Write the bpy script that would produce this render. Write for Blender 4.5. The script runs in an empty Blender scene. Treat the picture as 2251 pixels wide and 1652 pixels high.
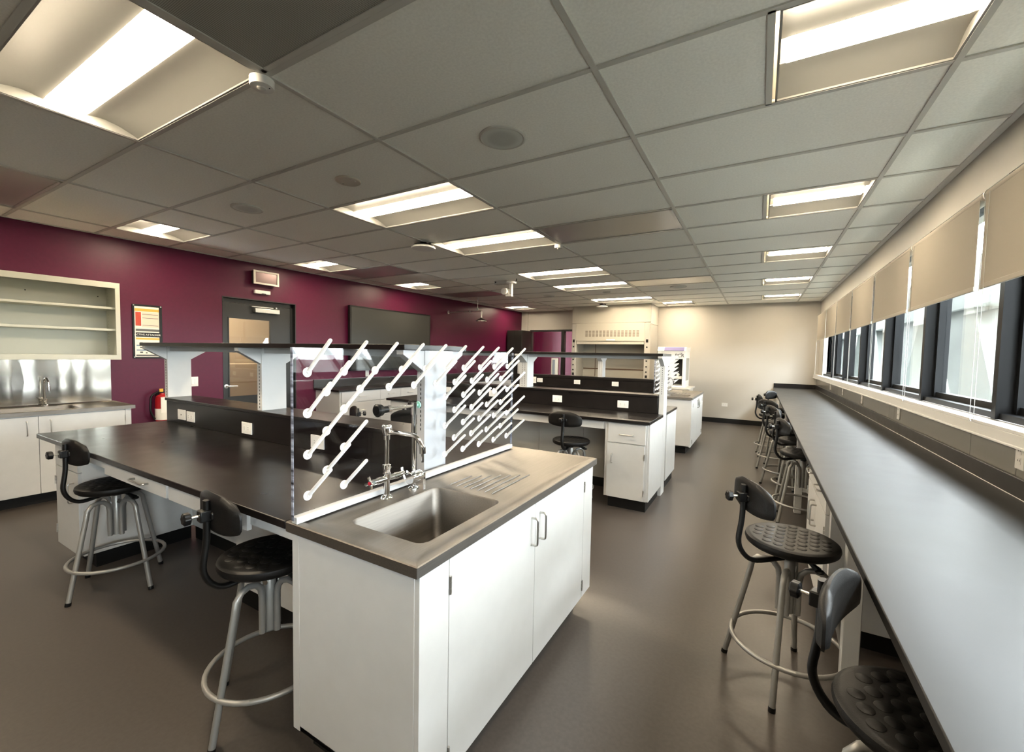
import bpy, bmesh, math, random
from mathutils import Matrix, Vector

# ------------------------------------------------------------------ camera, sky, exposure
C = bpy.context.scene.collection
SC = bpy.context.scene
PI = math.pi
R_ = math.radians
YAW, PIT, ROL = R_(29.98656), R_(2.87685), R_(1.09834)
CAM_Z = 1.387


def set_camera():
    cy, sy = math.cos(YAW), math.sin(YAW)
    f = Vector((-sy * math.cos(PIT), cy * math.cos(PIT), -math.sin(PIT)))
    r = Vector((cy, sy, 0.0))
    u = r.cross(f)
    r2 = r * math.cos(ROL) + u * math.sin(ROL)
    u2 = -r * math.sin(ROL) + u * math.cos(ROL)
    cd = bpy.data.cameras.new('camera')
    cd.sensor_width = 36.0
    cd.sensor_fit = 'HORIZONTAL'
    cd.lens = 940.14 / 2251.0 * 36.0
    cd.clip_start = 0.03
    cd.clip_end = 600
    co = bpy.data.objects.new('camera', cd)
    m = Matrix(((r2.x, u2.x, -f.x, 0), (r2.y, u2.y, -f.y, 0), (r2.z, u2.z, -f.z, CAM_Z), (0, 0, 0, 1)))
    co.matrix_world = m
    C.objects.link(co)
    SC.camera = co


set_camera()
SC.view_settings.view_transform = 'Standard'
SC.view_settings.look = 'None'
SC.view_settings.gamma = 1.0
SC.view_settings.use_curve_mapping = False
SC.view_settings.exposure = 2.65
SC.cycles.use_denoising = True
SC.cycles.max_bounces = 10
SC.cycles.diffuse_bounces = 5
SC.cycles.glossy_bounces = 5
SC.cycles.transparent_max_bounces = 24
SC.cycles.sample_clamp_indirect = 6.0
SC.cycles.caustics_reflective = False
SC.cycles.caustics_refractive = False

SKY_STRENGTH = 11.5
LAMP_STRENGTH = 14.0

w = bpy.data.worlds.new('overcast_sky')
SC.world = w
w.use_nodes = True
wn = w.node_tree.nodes
wl = w.node_tree.links
wn.clear()
wo = wn.new('ShaderNodeOutputWorld')
wb = wn.new('ShaderNodeBackground')
wb.inputs['Strength'].default_value = SKY_STRENGTH
wt = wn.new('ShaderNodeTexCoord')
wx = wn.new('ShaderNodeSeparateXYZ')
wr = wn.new('ShaderNodeValToRGB')
wr.color_ramp.elements[0].position = 0.45
wr.color_ramp.elements[0].color = (0.48, 0.52, 0.53, 1)
wr.color_ramp.elements[1].position = 0.60
wr.color_ramp.elements[1].color = (0.92, 0.965, 1.0, 1)
wm = wn.new('ShaderNodeMath')
wm.operation = 'MULTIPLY_ADD'
wm.inputs[1].default_value = 0.5
wm.inputs[2].default_value = 0.5
wl.new(wt.outputs['Generated'], wx.inputs[0])
wl.new(wx.outputs['Z'], wm.inputs[0])
wl.new(wm.outputs[0], wr.inputs[0])
wl.new(wr.outputs[0], wb.inputs['Color'])
wl.new(wb.outputs[0], wo.inputs[0])

# window portals (guide sky sampling through the window band)
for y0, y1 in ((-2.6, 3.0), (3.0, 9.5)):
    ld = bpy.data.lights.new('window_portal', 'AREA')
    ld.shape = 'RECTANGLE'
    ld.size = 1.2
    ld.size_y = y1 - y0
    ld.cycles.is_portal = True
    lo = bpy.data.objects.new('window_portal', ld)
    lo.location = (1.17, (y0 + y1) / 2, 1.72)
    lo.rotation_euler = (0, R_(90), 0)
    C.objects.link(lo)


# ------------------------------------------------------------------ materials
def mat(name, col, rough=0.5, metal=0.0, spec=0.5, emit=0.0, noise=None, bump=0.0, bscale=200, stretch=(1, 1, 1), ecol=None, alpha=None):
    m = bpy.data.materials.new(name)
    m.use_nodes = True
    nt = m.node_tree
    b = nt.nodes['Principled BSDF']
    c4 = (col[0], col[1], col[2], 1)
    b.inputs['Base Color'].default_value = c4
    b.inputs['Roughness'].default_value = rough
    b.inputs['Metallic'].default_value = metal
    b.inputs['Specular IOR Level'].default_value = spec
    if emit:
        b.inputs['Emission Color'].default_value = (*(ecol or col), 1)
        b.inputs['Emission Strength'].default_value = emit
    tc = mp = None
    if noise or bump:
        tc = nt.nodes.new('ShaderNodeTexCoord')
        mp = nt.nodes.new('ShaderNodeMapping')
        mp.inputs['Scale'].default_value = stretch
        nt.links.new(tc.outputs['Object'], mp.inputs[0])
    if noise:
        sc, amt = noise[0], noise[1]
        n = nt.nodes.new('ShaderNodeTexNoise')
        n.inputs['Scale'].default_value = sc
        n.inputs['Detail'].default_value = 6
        nt.links.new(mp.outputs[0], n.inputs['Vector'])
        r = nt.nodes.new('ShaderNodeValToRGB')
        r.color_ramp.elements[0].position = 0.35
        r.color_ramp.elements[1].position = 0.65
        r.color_ramp.elements[0].color = tuple(max(0, x * (1 - amt)) for x in col) + (1,)
        r.color_ramp.elements[1].color = tuple(min(1, x * (1 + amt)) for x in col) + (1,)
        nt.links.new(n.outputs['Fac'], r.inputs[0])
        nt.links.new(r.outputs[0], b.inputs['Base Color'])
        if len(noise) > 2:
            mr = nt.nodes.new('ShaderNodeMapRange')
            mr.inputs['To Min'].default_value = rough - noise[2]
            mr.inputs['To Max'].default_value = rough + noise[2]
            nt.links.new(n.outputs['Fac'], mr.inputs['Value'])
            nt.links.new(mr.outputs[0], b.inputs['Roughness'])
    if bump:
        n2 = nt.nodes.new('ShaderNodeTexNoise')
        n2.inputs['Scale'].default_value = bscale
        n2.inputs['Detail'].default_value = 3
        nt.links.new(mp.outputs[0], n2.inputs['Vector'])
        bp = nt.nodes.new('ShaderNodeBump')
        bp.inputs['Strength'].default_value = bump
        bp.inputs['Distance'].default_value = 0.002
        nt.links.new(n2.outputs['Fac'], bp.inputs['Height'])
        nt.links.new(bp.outputs[0], b.inputs['Normal'])
    return m


def clear_mat(name, tint, rough=0.0, boost=1.0):
    m = bpy.data.materials.new(name)
    m.use_nodes = True
    nt = m.node_tree
    nt.nodes.clear()
    o = nt.nodes.new('ShaderNodeOutputMaterial')
    t = nt.nodes.new('ShaderNodeBsdfTransparent')
    t.inputs[0].default_value = (*tint, 1)
    g = nt.nodes.new('ShaderNodeBsdfGlossy')
    g.inputs['Roughness'].default_value = rough
    f = nt.nodes.new('ShaderNodeLayerWeight')
    f.inputs['Blend'].default_value = 0.5
    p5 = nt.nodes.new('ShaderNodeMath')
    p5.operation = 'POWER'
    p5.inputs[1].default_value = 5.0
    nt.links.new(f.outputs['Facing'], p5.inputs[0])
    k = nt.nodes.new('ShaderNodeMath')
    k.operation = 'MULTIPLY_ADD'
    k.use_clamp = True
    k.inputs[1].default_value = 0.9 * boost
    k.inputs[2].default_value = 0.042 * boost
    mx = nt.nodes.new('ShaderNodeMixShader')
    nt.links.new(p5.outputs[0], k.inputs[0])
    nt.links.new(k.outputs[0], mx.inputs[0])
    nt.links.new(t.outputs[0], mx.inputs[1])
    nt.links.new(g.outputs[0], mx.inputs[2])
    nt.links.new(mx.outputs[0], o.inputs[0])
    return m


def perf_mat(name, col, hole, scale, rough=0.5, metal=0.0, rad=0.32):
    """sheet metal with a staggered pattern of small dark holes"""
    m = mat(name, col, rough, metal)
    nt = m.node_tree
    b = nt.nodes['Principled BSDF']
    tc = nt.nodes.new('ShaderNodeTexCoord')
    v = nt.nodes.new('ShaderNodeTexVoronoi')
    v.inputs['Scale'].default_value = scale
    v.inputs['Randomness'].default_value = 0.0
    r = nt.nodes.new('ShaderNodeValToRGB')
    r.color_ramp.elements[0].position = rad
    r.color_ramp.elements[0].color = (*hole, 1)
    r.color_ramp.elements[1].position = rad + 0.06
    r.color_ramp.elements[1].color = (*col, 1)
    nt.links.new(tc.outputs['Object'], v.inputs['Vector'])
    nt.links.new(v.outputs['Distance'], r.inputs[0])
    nt.links.new(r.outputs[0], b.inputs['Base Color'])
    return m


M = {}
M['ceiling'] = mat('ceiling_tile', (0.92, 0.915, 0.86), 0.9, noise=(90, 0.04), bump=0.25, bscale=350)
M['grid'] = mat('ceiling_grid_paint', (0.56, 0.55, 0.51), 0.5)
M['floor'] = mat('resilient_floor', (0.060, 0.051, 0.045), 0.38, noise=(60, 0.10, 0.05), bump=0.05, bscale=140)
M['purple'] = mat('plum_wall_paint', (0.083, 0.0048, 0.029), 0.42, spec=0.3, noise=(30, 0.04), bump=0.10, bscale=260)
M['wall'] = mat('cream_wall_paint', (0.45, 0.428, 0.388), 0.6, bump=0.08, bscale=260)
M['wallw'] = mat('white_wall_paint', (0.45, 0.428, 0.388), 0.6, bump=0.08, bscale=260)
M['white'] = mat('white_cabinet_paint', (0.565, 0.565, 0.555), 0.42, noise=(14, 0.015))
M['whited'] = mat('white_cabinet_inner', (0.60, 0.58, 0.53), 0.5)
M['seam'] = mat('door_gap_dark', (0.06, 0.055, 0.05), 0.8)
M['epoxy'] = mat('black_epoxy', (0.0065, 0.0050, 0.0050), 0.30, noise=(9, 0.25, 0.06), spec=0.42)
M['bench'] = mat('black_epoxy_bench', (0.0100, 0.0098, 0.0095), 0.43, noise=(7, 0.2, 0.04), spec=0.23)
M['kick'] = mat('black_rubber_base', (0.003, 0.003, 0.003), 0.55, spec=.3)
M['steel'] = mat('brushed_steel', (0.215, 0.20, 0.182), 0.50, 1.0, noise=(14, 0.07, 0.05), bump=0.03, bscale=60, stretch=(12, 0.5, 12))
M['steelw'] = mat('polished_sheet_steel', (0.50, 0.475, 0.42), 0.13, 1.0, bump=0.6, bscale=0.9)
M['chrome'] = mat('chrome', (0.82, 0.82, 0.82), 0.07, 1.0)
M['nickel'] = mat('satin_nickel', (0.55, 0.54, 0.51), 0.3, 1.0)
M['leg'] = mat('grey_powdercoat_steel', (0.30, 0.295, 0.28), 0.36, 0.45)
M['rubber'] = mat('black_polyurethane', (0.0050, 0.0046, 0.0044), 0.48, spec=0.26, noise=(40, 0.15), bump=0.2, bscale=300)
M['blacksteel'] = mat('black_steel', (0.0035, 0.0035, 0.0035), 0.38, spec=.35)
M['plastic'] = mat('white_plastic', (0.80, 0.79, 0.76), 0.35)
M['peg'] = mat('white_peg_plastic', (0.84, 0.83, 0.81), 0.4)
M['cream'] = mat('cream_plastic', (0.55, 0.50, 0.42), 0.4)
M['slot'] = mat('dark_slot', (0.03, 0.03, 0.03), 0.7)
M['black'] = mat('black_plastic', (0.003, 0.003, 0.0033), 0.4, spec=0.3)
M['frame'] = mat('black_aluminium', (0.004, 0.0043, 0.005), 0.5, spec=.15)
M['frameb'] = mat('dark_bronze_aluminium', (0.006, 0.0068, 0.008), 0.5, spec=.18)
M['door'] = mat('charcoal_door_paint', (0.009, 0.0092, 0.009), 0.42)
M['shade'] = mat('beige_shade_fabric', (0.31, 0.28, 0.235), 0.85, bump=0.3, bscale=600)
def shade_cloth():
    m = M['shade'].copy()
    m.name = 'beige_shade_cloth'
    nt = m.node_tree
    b = nt.nodes['Principled BSDF']
    o = nt.nodes['Material Output']
    t = nt.nodes.new('ShaderNodeBsdfTranslucent')
    t.inputs[0].default_value = (0.30, 0.23, 0.15, 1)
    mx = nt.nodes.new('ShaderNodeMixShader')
    mx.inputs[0].default_value = 0.15
    nt.links.new(b.outputs[0], mx.inputs[1])
    nt.links.new(t.outputs[0], mx.inputs[2])
    nt.links.new(mx.outputs[0], o.inputs['Surface'])
    return m
M['cloth'] = shade_cloth()
M['grill'] = perf_mat('perforated_grille', (0.42, 0.41, 0.37), (0.12, 0.12, 0.10), 190, 0.55)
M['mgrill'] = mat('satin_metal_panel', (0.46, 0.455, 0.43), 0.28, 0.4)
M['speaker'] = perf_mat('speaker_mesh', (0.62, 0.64, 0.60), (0.30, 0.31, 0.30), 260, 0.5)
M['reflector'] = mat('troffer_reflector', (0.245, 0.24, 0.222), 0.5)
M['lens'] = mat('lit_lens', (1.0, 0.9, 0.7), 0.5, emit=LAMP_STRENGTH, ecol=(1.0, 0.83, 0.60))
M['glass'] = clear_mat('window_glass', (0.95, 0.97, 0.965), 0.0, 1.0)
M['acrylic'] = clear_mat('clear_acrylic', (0.93, 0.94, 0.96), 0.0, 0.55)
M['acredge'] = mat('acrylic_edge', (0.25, 0.27, 0.33), 0.1, noise=(6, 0.9), stretch=(1, 1, 9))
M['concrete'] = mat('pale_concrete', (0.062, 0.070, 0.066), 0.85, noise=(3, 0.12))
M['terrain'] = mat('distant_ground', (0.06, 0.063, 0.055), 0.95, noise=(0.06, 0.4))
M['red'] = mat('extinguisher_red', (0.35, 0.010, 0.014), 0.25)
M['yellow'] = mat('yellow_tag', (0.75, 0.42, 0.03), 0.5)
M['paper'] = mat('white_paper', (0.78, 0.74, 0.66), 0.6)
M['paperink'] = mat('grey_ink', (0.10, 0.10, 0.10), 0.6)
M['screen'] = mat('grey_screen', (0.014, 0.0155, 0.013), 0.32, spec=0.5)
M['tan'] = mat('tan_corridor_wall', (0.17, 0.13, 0.09), 0.7)
M['lav'] = mat('lavender_plastic', (0.24, 0.21, 0.42), 0.4)
M['orange'] = mat('poster_orange', (0.85, 0.40, 0.06), 0.5)
M['posterred'] = mat('poster_red', (0.50, 0.05, 0.02), 0.5)
M['pink'] = mat('poster_peach', (0.80, 0.60, 0.48), 0.5)
M['blue'] = mat('poster_blue', (0.12, 0.20, 0.30), 0.5)
M['mint'] = mat('mint_button', (0.30, 0.62, 0.50), 0.3)
M['redhot'] = mat('red_index', (0.40, 0.01, 0.03), 0.3)
M['hoodback'] = mat('hood_liner', (0.36, 0.34, 0.29), 0.6)
M['rust'] = mat('brown_baffle', (0.10, 0.06, 0.035), 0.6)
M['hood'] = mat('hood_panel_paint', (0.52, 0.49, 0.42), 0.45)
M['darkcab'] = mat('dark_grey_laminate', (0.012, 0.0125, 0.011), 0.45)


# ------------------------------------------------------------------ mesh builder
class MB:
    def __init__(self, T=None):
        self.v = []
        self.f = []
        self.T = T

    def add(self, vs, fs):
        n = len(self.v)
        for p in vs:
            p = Vector(p)
            self.v.append(self.T @ p if self.T is not None else p)
        self.f += [tuple(i + n for i in f) for f in fs]
        return self

    def box(self, x0, x1, y0, y1, z0, z1):
        if x0 > x1: x0, x1 = x1, x0
        if y0 > y1: y0, y1 = y1, y0
        if z0 > z1: z0, z1 = z1, z0
        vs = [(x0, y0, z0), (x1, y0, z0), (x1, y1, z0), (x0, y1, z0), (x0, y0, z1), (x1, y0, z1), (x1, y1, z1), (x0, y1, z1)]
        return self.add(vs, [(0, 3, 2, 1), (4, 5, 6, 7), (0, 1, 5, 4), (1, 2, 6, 5), (2, 3, 7, 6), (3, 0, 4, 7)])

    def prism(self, pts, a, b, axis='x'):
        """polygon pts extruded along axis from a to b. axis x: pts are (y,z); y: (x,z); z: (x,y)"""
        def P(p, t):
            return {'x': (t, p[0], p[1]), 'y': (p[0], t, p[1]), 'z': (p[0], p[1], t)}[axis]
        n = len(pts)
        vs = [P(p, a) for p in pts] + [P(p, b) for p in pts]
        fs = [tuple(range(n))[::-1], tuple(range(n, 2 * n))] + [(i, (i + 1) % n, n + (i + 1) % n, n + i) for i in range(n)]
        return self.add(vs, fs)

    def rings(self, loops, cap0=True, cap1=True, closed=False):
        n = len(loops[0])
        vs = [p for l in loops for p in l]
        fs = []
        m = len(loops)
        for k in range(m if closed else m - 1):
            a = k * n
            b = ((k + 1) % m) * n
            for i in range(n):
                j = (i + 1) % n
                fs.append((a + i, a + j, b + j, b + i))
        if not closed:
            if cap0: fs.append(tuple(range(n))[::-1])
            if cap1: fs.append(tuple((m - 1) * n + i for i in range(n)))
        return self.add(vs, fs)

    def tube(self, pts, r, n=10, closed=False):
        pts = [Vector(p) for p in pts]
        rs = r if isinstance(r, (list, tuple)) else [r] * len(pts)
        loops = []
        m = len(pts)
        u = None
        for i, p in enumerate(pts):
            if closed:
                t = (pts[(i + 1) % m] - pts[i - 1]).normalized()
            else:
                t = (pts[min(i + 1, m - 1)] - pts[max(i - 1, 0)]).normalized()
            if u is None:
                a = Vector((0, 0, 1)) if abs(t.z) < 0.9 else Vector((1, 0, 0))
                u = (a - t * a.dot(t)).normalized()
            else:
                u = (u - t * u.dot(t)).normalized()
            v = t.cross(u)
            loops.append([p + (u * math.cos(2 * PI * k / n) + v * math.sin(2 * PI * k / n)) * rs[i] for k in range(n)])
        return self.rings(loops, closed=closed)

    def cyl(self, a, b, r, n=16, r2=None):
        return self.tube([a, b], [r, r if r2 is None else r2], n)

    def lathe(self, prof, cen=(0, 0, 0), axis='z', n=24):
        cx, cy, cz = cen
        loops = []
        for r, h in prof:
            l = []
            for k in range(n):
                c, s = math.cos(2 * PI * k / n) * r, math.sin(2 * PI * k / n) * r
                l.append({'z': (cx + c, cy + s, cz + h), 'x': (cx + h, cy + c, cz + s), 'y': (cx + s, cy + h, cz + c)}[axis])
            loops.append(l)
        return self.rings(loops)

    def sphere(self, c, r, n=14, sz=1.0):
        prof = [(max(r * math.sin(PI * i / 8), 1e-4), -r * sz * math.cos(PI * i / 8)) for i in range(9)]
        return self.lathe(prof, c, 'z', n)


def smoothpath(pts, rad, seg=5):
    """polyline with rounded corners"""
    pts = [Vector(p) for p in pts]
    out = [pts[0]]
    for i in range(1, len(pts) - 1):
        p, a, b = pts[i], pts[i - 1], pts[i + 1]
        r = rad[i - 1] if isinstance(rad, (list, tuple)) else rad
        da, db = (a - p), (b - p)
        r = min(r, da.length * 0.49, db.length * 0.49)
        s, e = p + da.normalized() * r, p + db.normalized() * r
        for k in range(seg + 1):
            t = k / seg
            out.append(s * (1 - t) ** 2 + p * 2 * t * (1 - t) + e * t * t)
    out.append(pts[-1])
    return out


def rrect(x0, x1, y0, y1, r, z, seg=4):
    l = []
    for cx, cy, a0 in ((x1 - r, y1 - r, 0), (x0 + r, y1 - r, 90), (x0 + r, y0 + r, 180), (x1 - r, y0 + r, 270)):
        for k in range(seg + 1):
            a = R_(a0 + 90 * k / seg)
            l.append((cx + r * math.cos(a), cy + r * math.sin(a), z))
    return l


def wmat(o):
    m = Matrix.Translation(o.location) @ o.rotation_euler.to_matrix().to_4x4()
    return wmat(o.parent) @ m if o.parent else m


def tagit(o, label=None, cat=None, group=None, kind=None):
    if label: o['label'] = label
    if cat: o['category'] = cat
    if group: o['group'] = group
    if kind: o['kind'] = kind
    return o


def build(name, mb, m, parent=None, bevel=0, label=None, smooth=35):
    me = bpy.data.meshes.new(name)
    if parent is not None:
        inv = wmat(parent).inverted()
        vs = [inv @ v for v in mb.v]
        loc = None
    else:
        xs = [v.x for v in mb.v]; ys = [v.y for v in mb.v]; zs = [v.z for v in mb.v]
        loc = Vector(((min(xs) + max(xs)) / 2, (min(ys) + max(ys)) / 2, min(zs)))
        vs = [v - loc for v in mb.v]
    me.from_pydata([tuple(v) for v in vs], [], mb.f)
    b = bmesh.new()
    b.from_mesh(me)
    bmesh.ops.recalc_face_normals(b, faces=b.faces)
    b.to_mesh(me)
    b.free()
    me.materials.append(m)
    if smooth:
        for p in me.polygons:
            p.use_smooth = True
        me.set_sharp_from_angle(angle=R_(smooth))
    o = bpy.data.objects.new(name, me)
    C.objects.link(o)
    if parent is not None:
        o.parent = parent
    else:
        o.location = loc
    if bevel:
        md = o.modifiers.new('bevel', 'BEVEL')
        md.width = bevel
        md.segments = 2
        md.limit_method = 'ANGLE'
        md.angle_limit = R_(40)
    if label: o['label'] = label
    return o


def thing(name, label, cat, loc=(0, 0, 0), rotz=0, group=None):
    o = bpy.data.objects.new(name, None)
    o.empty_display_size = 0.1
    C.objects.link(o)
    o.location = loc
    o.rotation_euler = (0, 0, rotz)
    return tagit(o, label, cat, group)


def struct(name, mb, m, parent=None, **k):
    o = build(name, mb, m, parent, **k)
    if parent is None:
        o['kind'] = 'structure'
    return o


def single(name, mb, m, label, cat, group=None, **k):
    return tagit(build(name, mb, m, None, **k), label, cat, group)


def dup(o, parent=None):
    c = o.copy()
    C.objects.link(c)
    c.parent = parent
    for ch in list(o.children):
        dup(ch, c)
    return c


def textmesh(s, size, mtx, name, m, parent, depth=0.0006, align='CENTER'):
    cu = bpy.data.curves.new(name, 'FONT')
    cu.body = s
    cu.size = size
    cu.align_x = align
    cu.align_y = 'CENTER'
    cu.extrude = depth
    to = bpy.data.objects.new(name + '_curve', cu)
    C.objects.link(to)
    bpy.context.view_layer.update()
    dg = bpy.context.evaluated_depsgraph_get()
    me = bpy.data.meshes.new_from_object(to.evaluated_get(dg))
    bpy.data.objects.remove(to)
    inv = wmat(parent).inverted()
    me.transform(inv @ mtx)
    me.materials.clear()
    me.materials.append(m)
    me.name = name
    o = bpy.data.objects.new(name, me)
    C.objects.link(o)
    o.parent = parent
    return o


# ------------------------------------------------------------------ room
CEIL = 2.538
XG = {'W': -6.20, 'F': -5.477, 'E': -4.272, 'D': -3.062, 'C': -1.842, 'A': -0.621, 'B': 0.608, 'R': 1.02}
def KY(k): return 1.0806 + 0.6096 * k
YB, YF = 10.25, -3.6
WA = math.atan(0.0325)
WT = Matrix.Translation((-5.93, 1.5, 0)) @ Matrix.Rotation(-WA, 4, 'Z')   # left wall frame: x out of wall, y along it
def wy(Y): return (Y - 1.5) / math.cos(WA)
CT = 0.822     # worktop height
CTH = 0.028

struct('floor', MB().box(-7.2, 1.06, YF - .1, 12.3, -0.1, 0), M['floor'], smooth=0)

# lights and grilles occupy whole ceiling cells
LX = {'AB': (0.0, XG['B']), 'CD': (XG['D'], XG['C']), 'EF': (XG['F'], XG['F'] + 0.605), 'C7': (XG['C'], XG['C'] + 0.61)}
LIGHTS = [('AB', k) for k in (-2, 1, 4, 7, 10, 13)] + [('CD', k) for k in (-4, -1, 2, 4, 7, 9, 12)] + [('EF', k) for k in (-2, 1, 4, 7, 13)] + [('C7', 13.6)]
holes = []
for c, k in LIGHTS:
    holes.append((LX[c][0], LX[c][1], KY(k), KY(k + 1)))
xs = sorted({XG['W'], 1.06} | {h[0] for h in holes} | {h[1] for h in holes})
ys = sorted({YF, YB + .02} | {h[2] for h in holes} | {h[3] for h in holes})
cm = MB()
for i in range(len(xs) - 1):
    y0 = None
    for j in range(len(ys) - 1):
        cx, cy = (xs[i] + xs[i + 1]) / 2, (ys[j] + ys[j + 1]) / 2
        inside = any(h[0] < cx < h[1] and h[2] < cy < h[3] for h in holes)
        if not inside and y0 is None: y0 = ys[j]
        if y0 is not None and (inside or j == len(ys) - 2):
            cm.box(xs[i], xs[i + 1], y0, ys[j] if inside else ys[j + 1], CEIL + .003, CEIL + .02)
            y0 = None
struct('ceiling', cm, M['ceiling'], smooth=0)
struct('ceiling_slab', MB().box(-7.0, 1.3, YF - .1, 12.3, CEIL + .22, CEIL + .3), M['whited'], smooth=0)
gm = MB()
for x in 'FEDCAB':
    gm.box(XG[x] - .012, XG[x] + .012, YF, YB, CEIL - .004, CEIL + .0025)
for k in range(-7, 16):
    y = KY(k)
    gm.box(XG['W'] + .3, 0.985, y - .012, y + .012, CEIL - .0035, CEIL + .0025)
for k in (-2, 1, 4, 7, 10, 13):
    gm.box(-.024, 0.0, KY(k), KY(k + 1), CEIL - .0035, CEIL + .0025)
gm.box(LX['C7'][1], LX['C7'][1] + .024, KY(13.6), KY(14.6), CEIL - .0035, CEIL + .0025)
for k in (-2, 1, 4, 7, 13):
    gm.box(LX['EF'][1], LX['EF'][1] + .02, KY(k), KY(k + 1), CEIL - .0035, CEIL + .0025)
struct('trim_1', gm, M['grid'], smooth=0)
# edge angle along the walls
struct('trim_2', MB().box(0.962, 0.998, YF, YB, CEIL - .006, CEIL + .0028), M['grid'], smooth=0)
struct('trim_3', MB(WT).box(0, .022, -5, wy(YB), CEIL - .005, CEIL + .0028), M['grid'], smooth=0)
struct('trim_4', MB().box(-2.05, 0.97, YB - .022, YB, CEIL - .005, CEIL + .0028), M['grid'], smooth=0)

# walls --- left (plum) wall with a door opening
DY0, DY1, DZ = wy(2.862), wy(3.83), 2.055
lw = MB(WT)
lw.box(-.14, 0, -5.2, DY0, 0, CEIL + .2)
lw.box(-.14, 0, DY1, wy(YB), 0, CEIL + .2)
lw.box(-.14, 0, DY0, DY1, DZ, CEIL + .2)
struct('wall_left', lw, M['purple'], smooth=0)
bb = MB(WT)
bb.box(0, .008, wy(1.8), DY0 - .002, 0, .10)
struct('baseboard_left', bb, M['kick'], smooth=0)
# back wall; opening between plum wall and the fume hood
GX0, GX1, GZ = -5.372, -3.80, 2.052
bw = MB()
bw.box(-5.80, GX0, YB, YB + .12, 0, CEIL + .2)
bw.box(GX0, GX1, YB, YB + .12, GZ, CEIL + .2)
bw.box(GX1, 1.06, YB, YB + .12, 0, CEIL + .2)
bw.box(-5.52, -5.44, YB - .035, YB, GZ - .03, CEIL + .0)
struct('wall_back', bw, M['wall'], smooth=0)
struct('baseboard_back', MB().box(-2.05, 0.34, YB - .008, YB, 0, .10), M['kick'], smooth=0)
struct('wall_front', MB().box(-6.9, 1.06, YF - .1, YF, 0, CEIL + .2), M['wallw'], smooth=0)
# window wall
WX = 1.0
WZ0, WZ1 = 1.118, 2.30
MUL = [-2.52 + 1.105 * i for i in range(11)]     # ... 3.005, 4.11, ... 8.53
WY0, WY1 = -2.56, 9.56
rw = MB()
rw.box(WX, WX + .22, YF, YB, -.0, WZ0 - .02)
rw.box(WX, WX + .22, YF, YB, WZ1, CEIL + .2)
rw.box(WX, WX + .22, YF, WY0, WZ0 - .02, WZ1)
rw.box(WX, WX + .22, WY1, YB, WZ0 - .02, WZ1)
struct('wall_right', rw, M['wallw'], smooth=0)
# white sill board + its apron
sm_ = MB()
sm_.box(.930, 1.025, YF, YB, 1.096, 1.112)
sm_.box(.930, .950, YF, YB, 1.050, 1.096)
sm_.box(.922, 1.0, YF, YB, 1.040, 1.050)
struct('trim_5', sm_, M['white'], smooth=0, bevel=.002)
# grey panel strip under the sill with narrow upright joints
gp = MB()
y = -3.55
edges = [-3.55, 0.4, 2.69, 3.16, 4.64, 4.80, 5.83, 6.05, 7.05, 7.3, 8.2, 8.4, 9.4, 10.24]
for a, b in zip(edges, edges[1:]):
    gp.box(.985, 1.0, a + .0015, b - .0015, .90, 1.045)
struct('trim_6', gp, mat('grey_wall_panel', (0.20, 0.195, 0.17), 0.25), smooth=0)

# windows: one structure per bay
wn_i = 1
for i, y0 in enumerate(MUL):
    y1 = y0 + 1.105
    f = MB()
    f.box(1.0, 1.12, y0 - .045, y0 + .0, WZ0, WZ1)                  # mullion
    f.box(1.015, 1.12, y0, y1 - .045, WZ0, WZ0 + .03)
    f.box(1.015, 1.12, y0, y1 - .045, WZ1 - .03, WZ1)
    if i == len(MUL) - 1:
        f.box(1.0, 1.12, y1 - .045, y1 + .0, WZ0, WZ1)
    wf = struct('window_%d' % wn_i, f, M['frame'], smooth=0)
    s = MB()
    a, b = y0, y1 - .045
    s.box(1.06, 1.12, a, a + .03, WZ0 + .03, WZ1 - .03)
    s.box(1.06, 1.12, b - .03, b, WZ0 + .03, WZ1 - .03)
    s.box(1.07, 1.12, a, b, WZ0 + .03, WZ0 + .065)
    build('sash', s, M['frameb'], wf, smooth=0)
    build('glass', MB().box(1.094, 1.10, a + .03, b - .03, WZ0 + .065, WZ1 - .03), M['glass'], wf, smooth=0)
    wn_i += 1

# outside: diagonal concrete braces carrying a beam; far ground
t = thing('concrete_facade', 'pale concrete diagonal braces and beam standing outside the windows', 'facade', (2.1, 6, -1.0))
b = MB(); b.box(1.9, 2.2, -6, 24, 1.985, 2.5)
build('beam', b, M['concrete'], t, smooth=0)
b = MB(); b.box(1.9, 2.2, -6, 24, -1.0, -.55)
build('ledge', b, M['concrete'], t, smooth=0)
for n, ap in enumerate((-5.35, -.95, 3.45, 7.85, 12.25, 16.65, 21.05)):
    for sgn in (-1, 1):
        def P_(d, z): return (ap + sgn * (d + .62 * (2.0 - z)), z)
        b = MB().prism([P_(.33, 2.0), P_(1.42, 2.0), P_(1.42, -.6), P_(.33, -.6)], 1.95, 2.15, 'x')
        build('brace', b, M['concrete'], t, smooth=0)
single('terrain', MB().box(1.3, 400, -300, 400, -8.1, -8.0), M['terrain'], 'pale hazy open ground far below outside the windows', 'ground', smooth=0)

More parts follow.
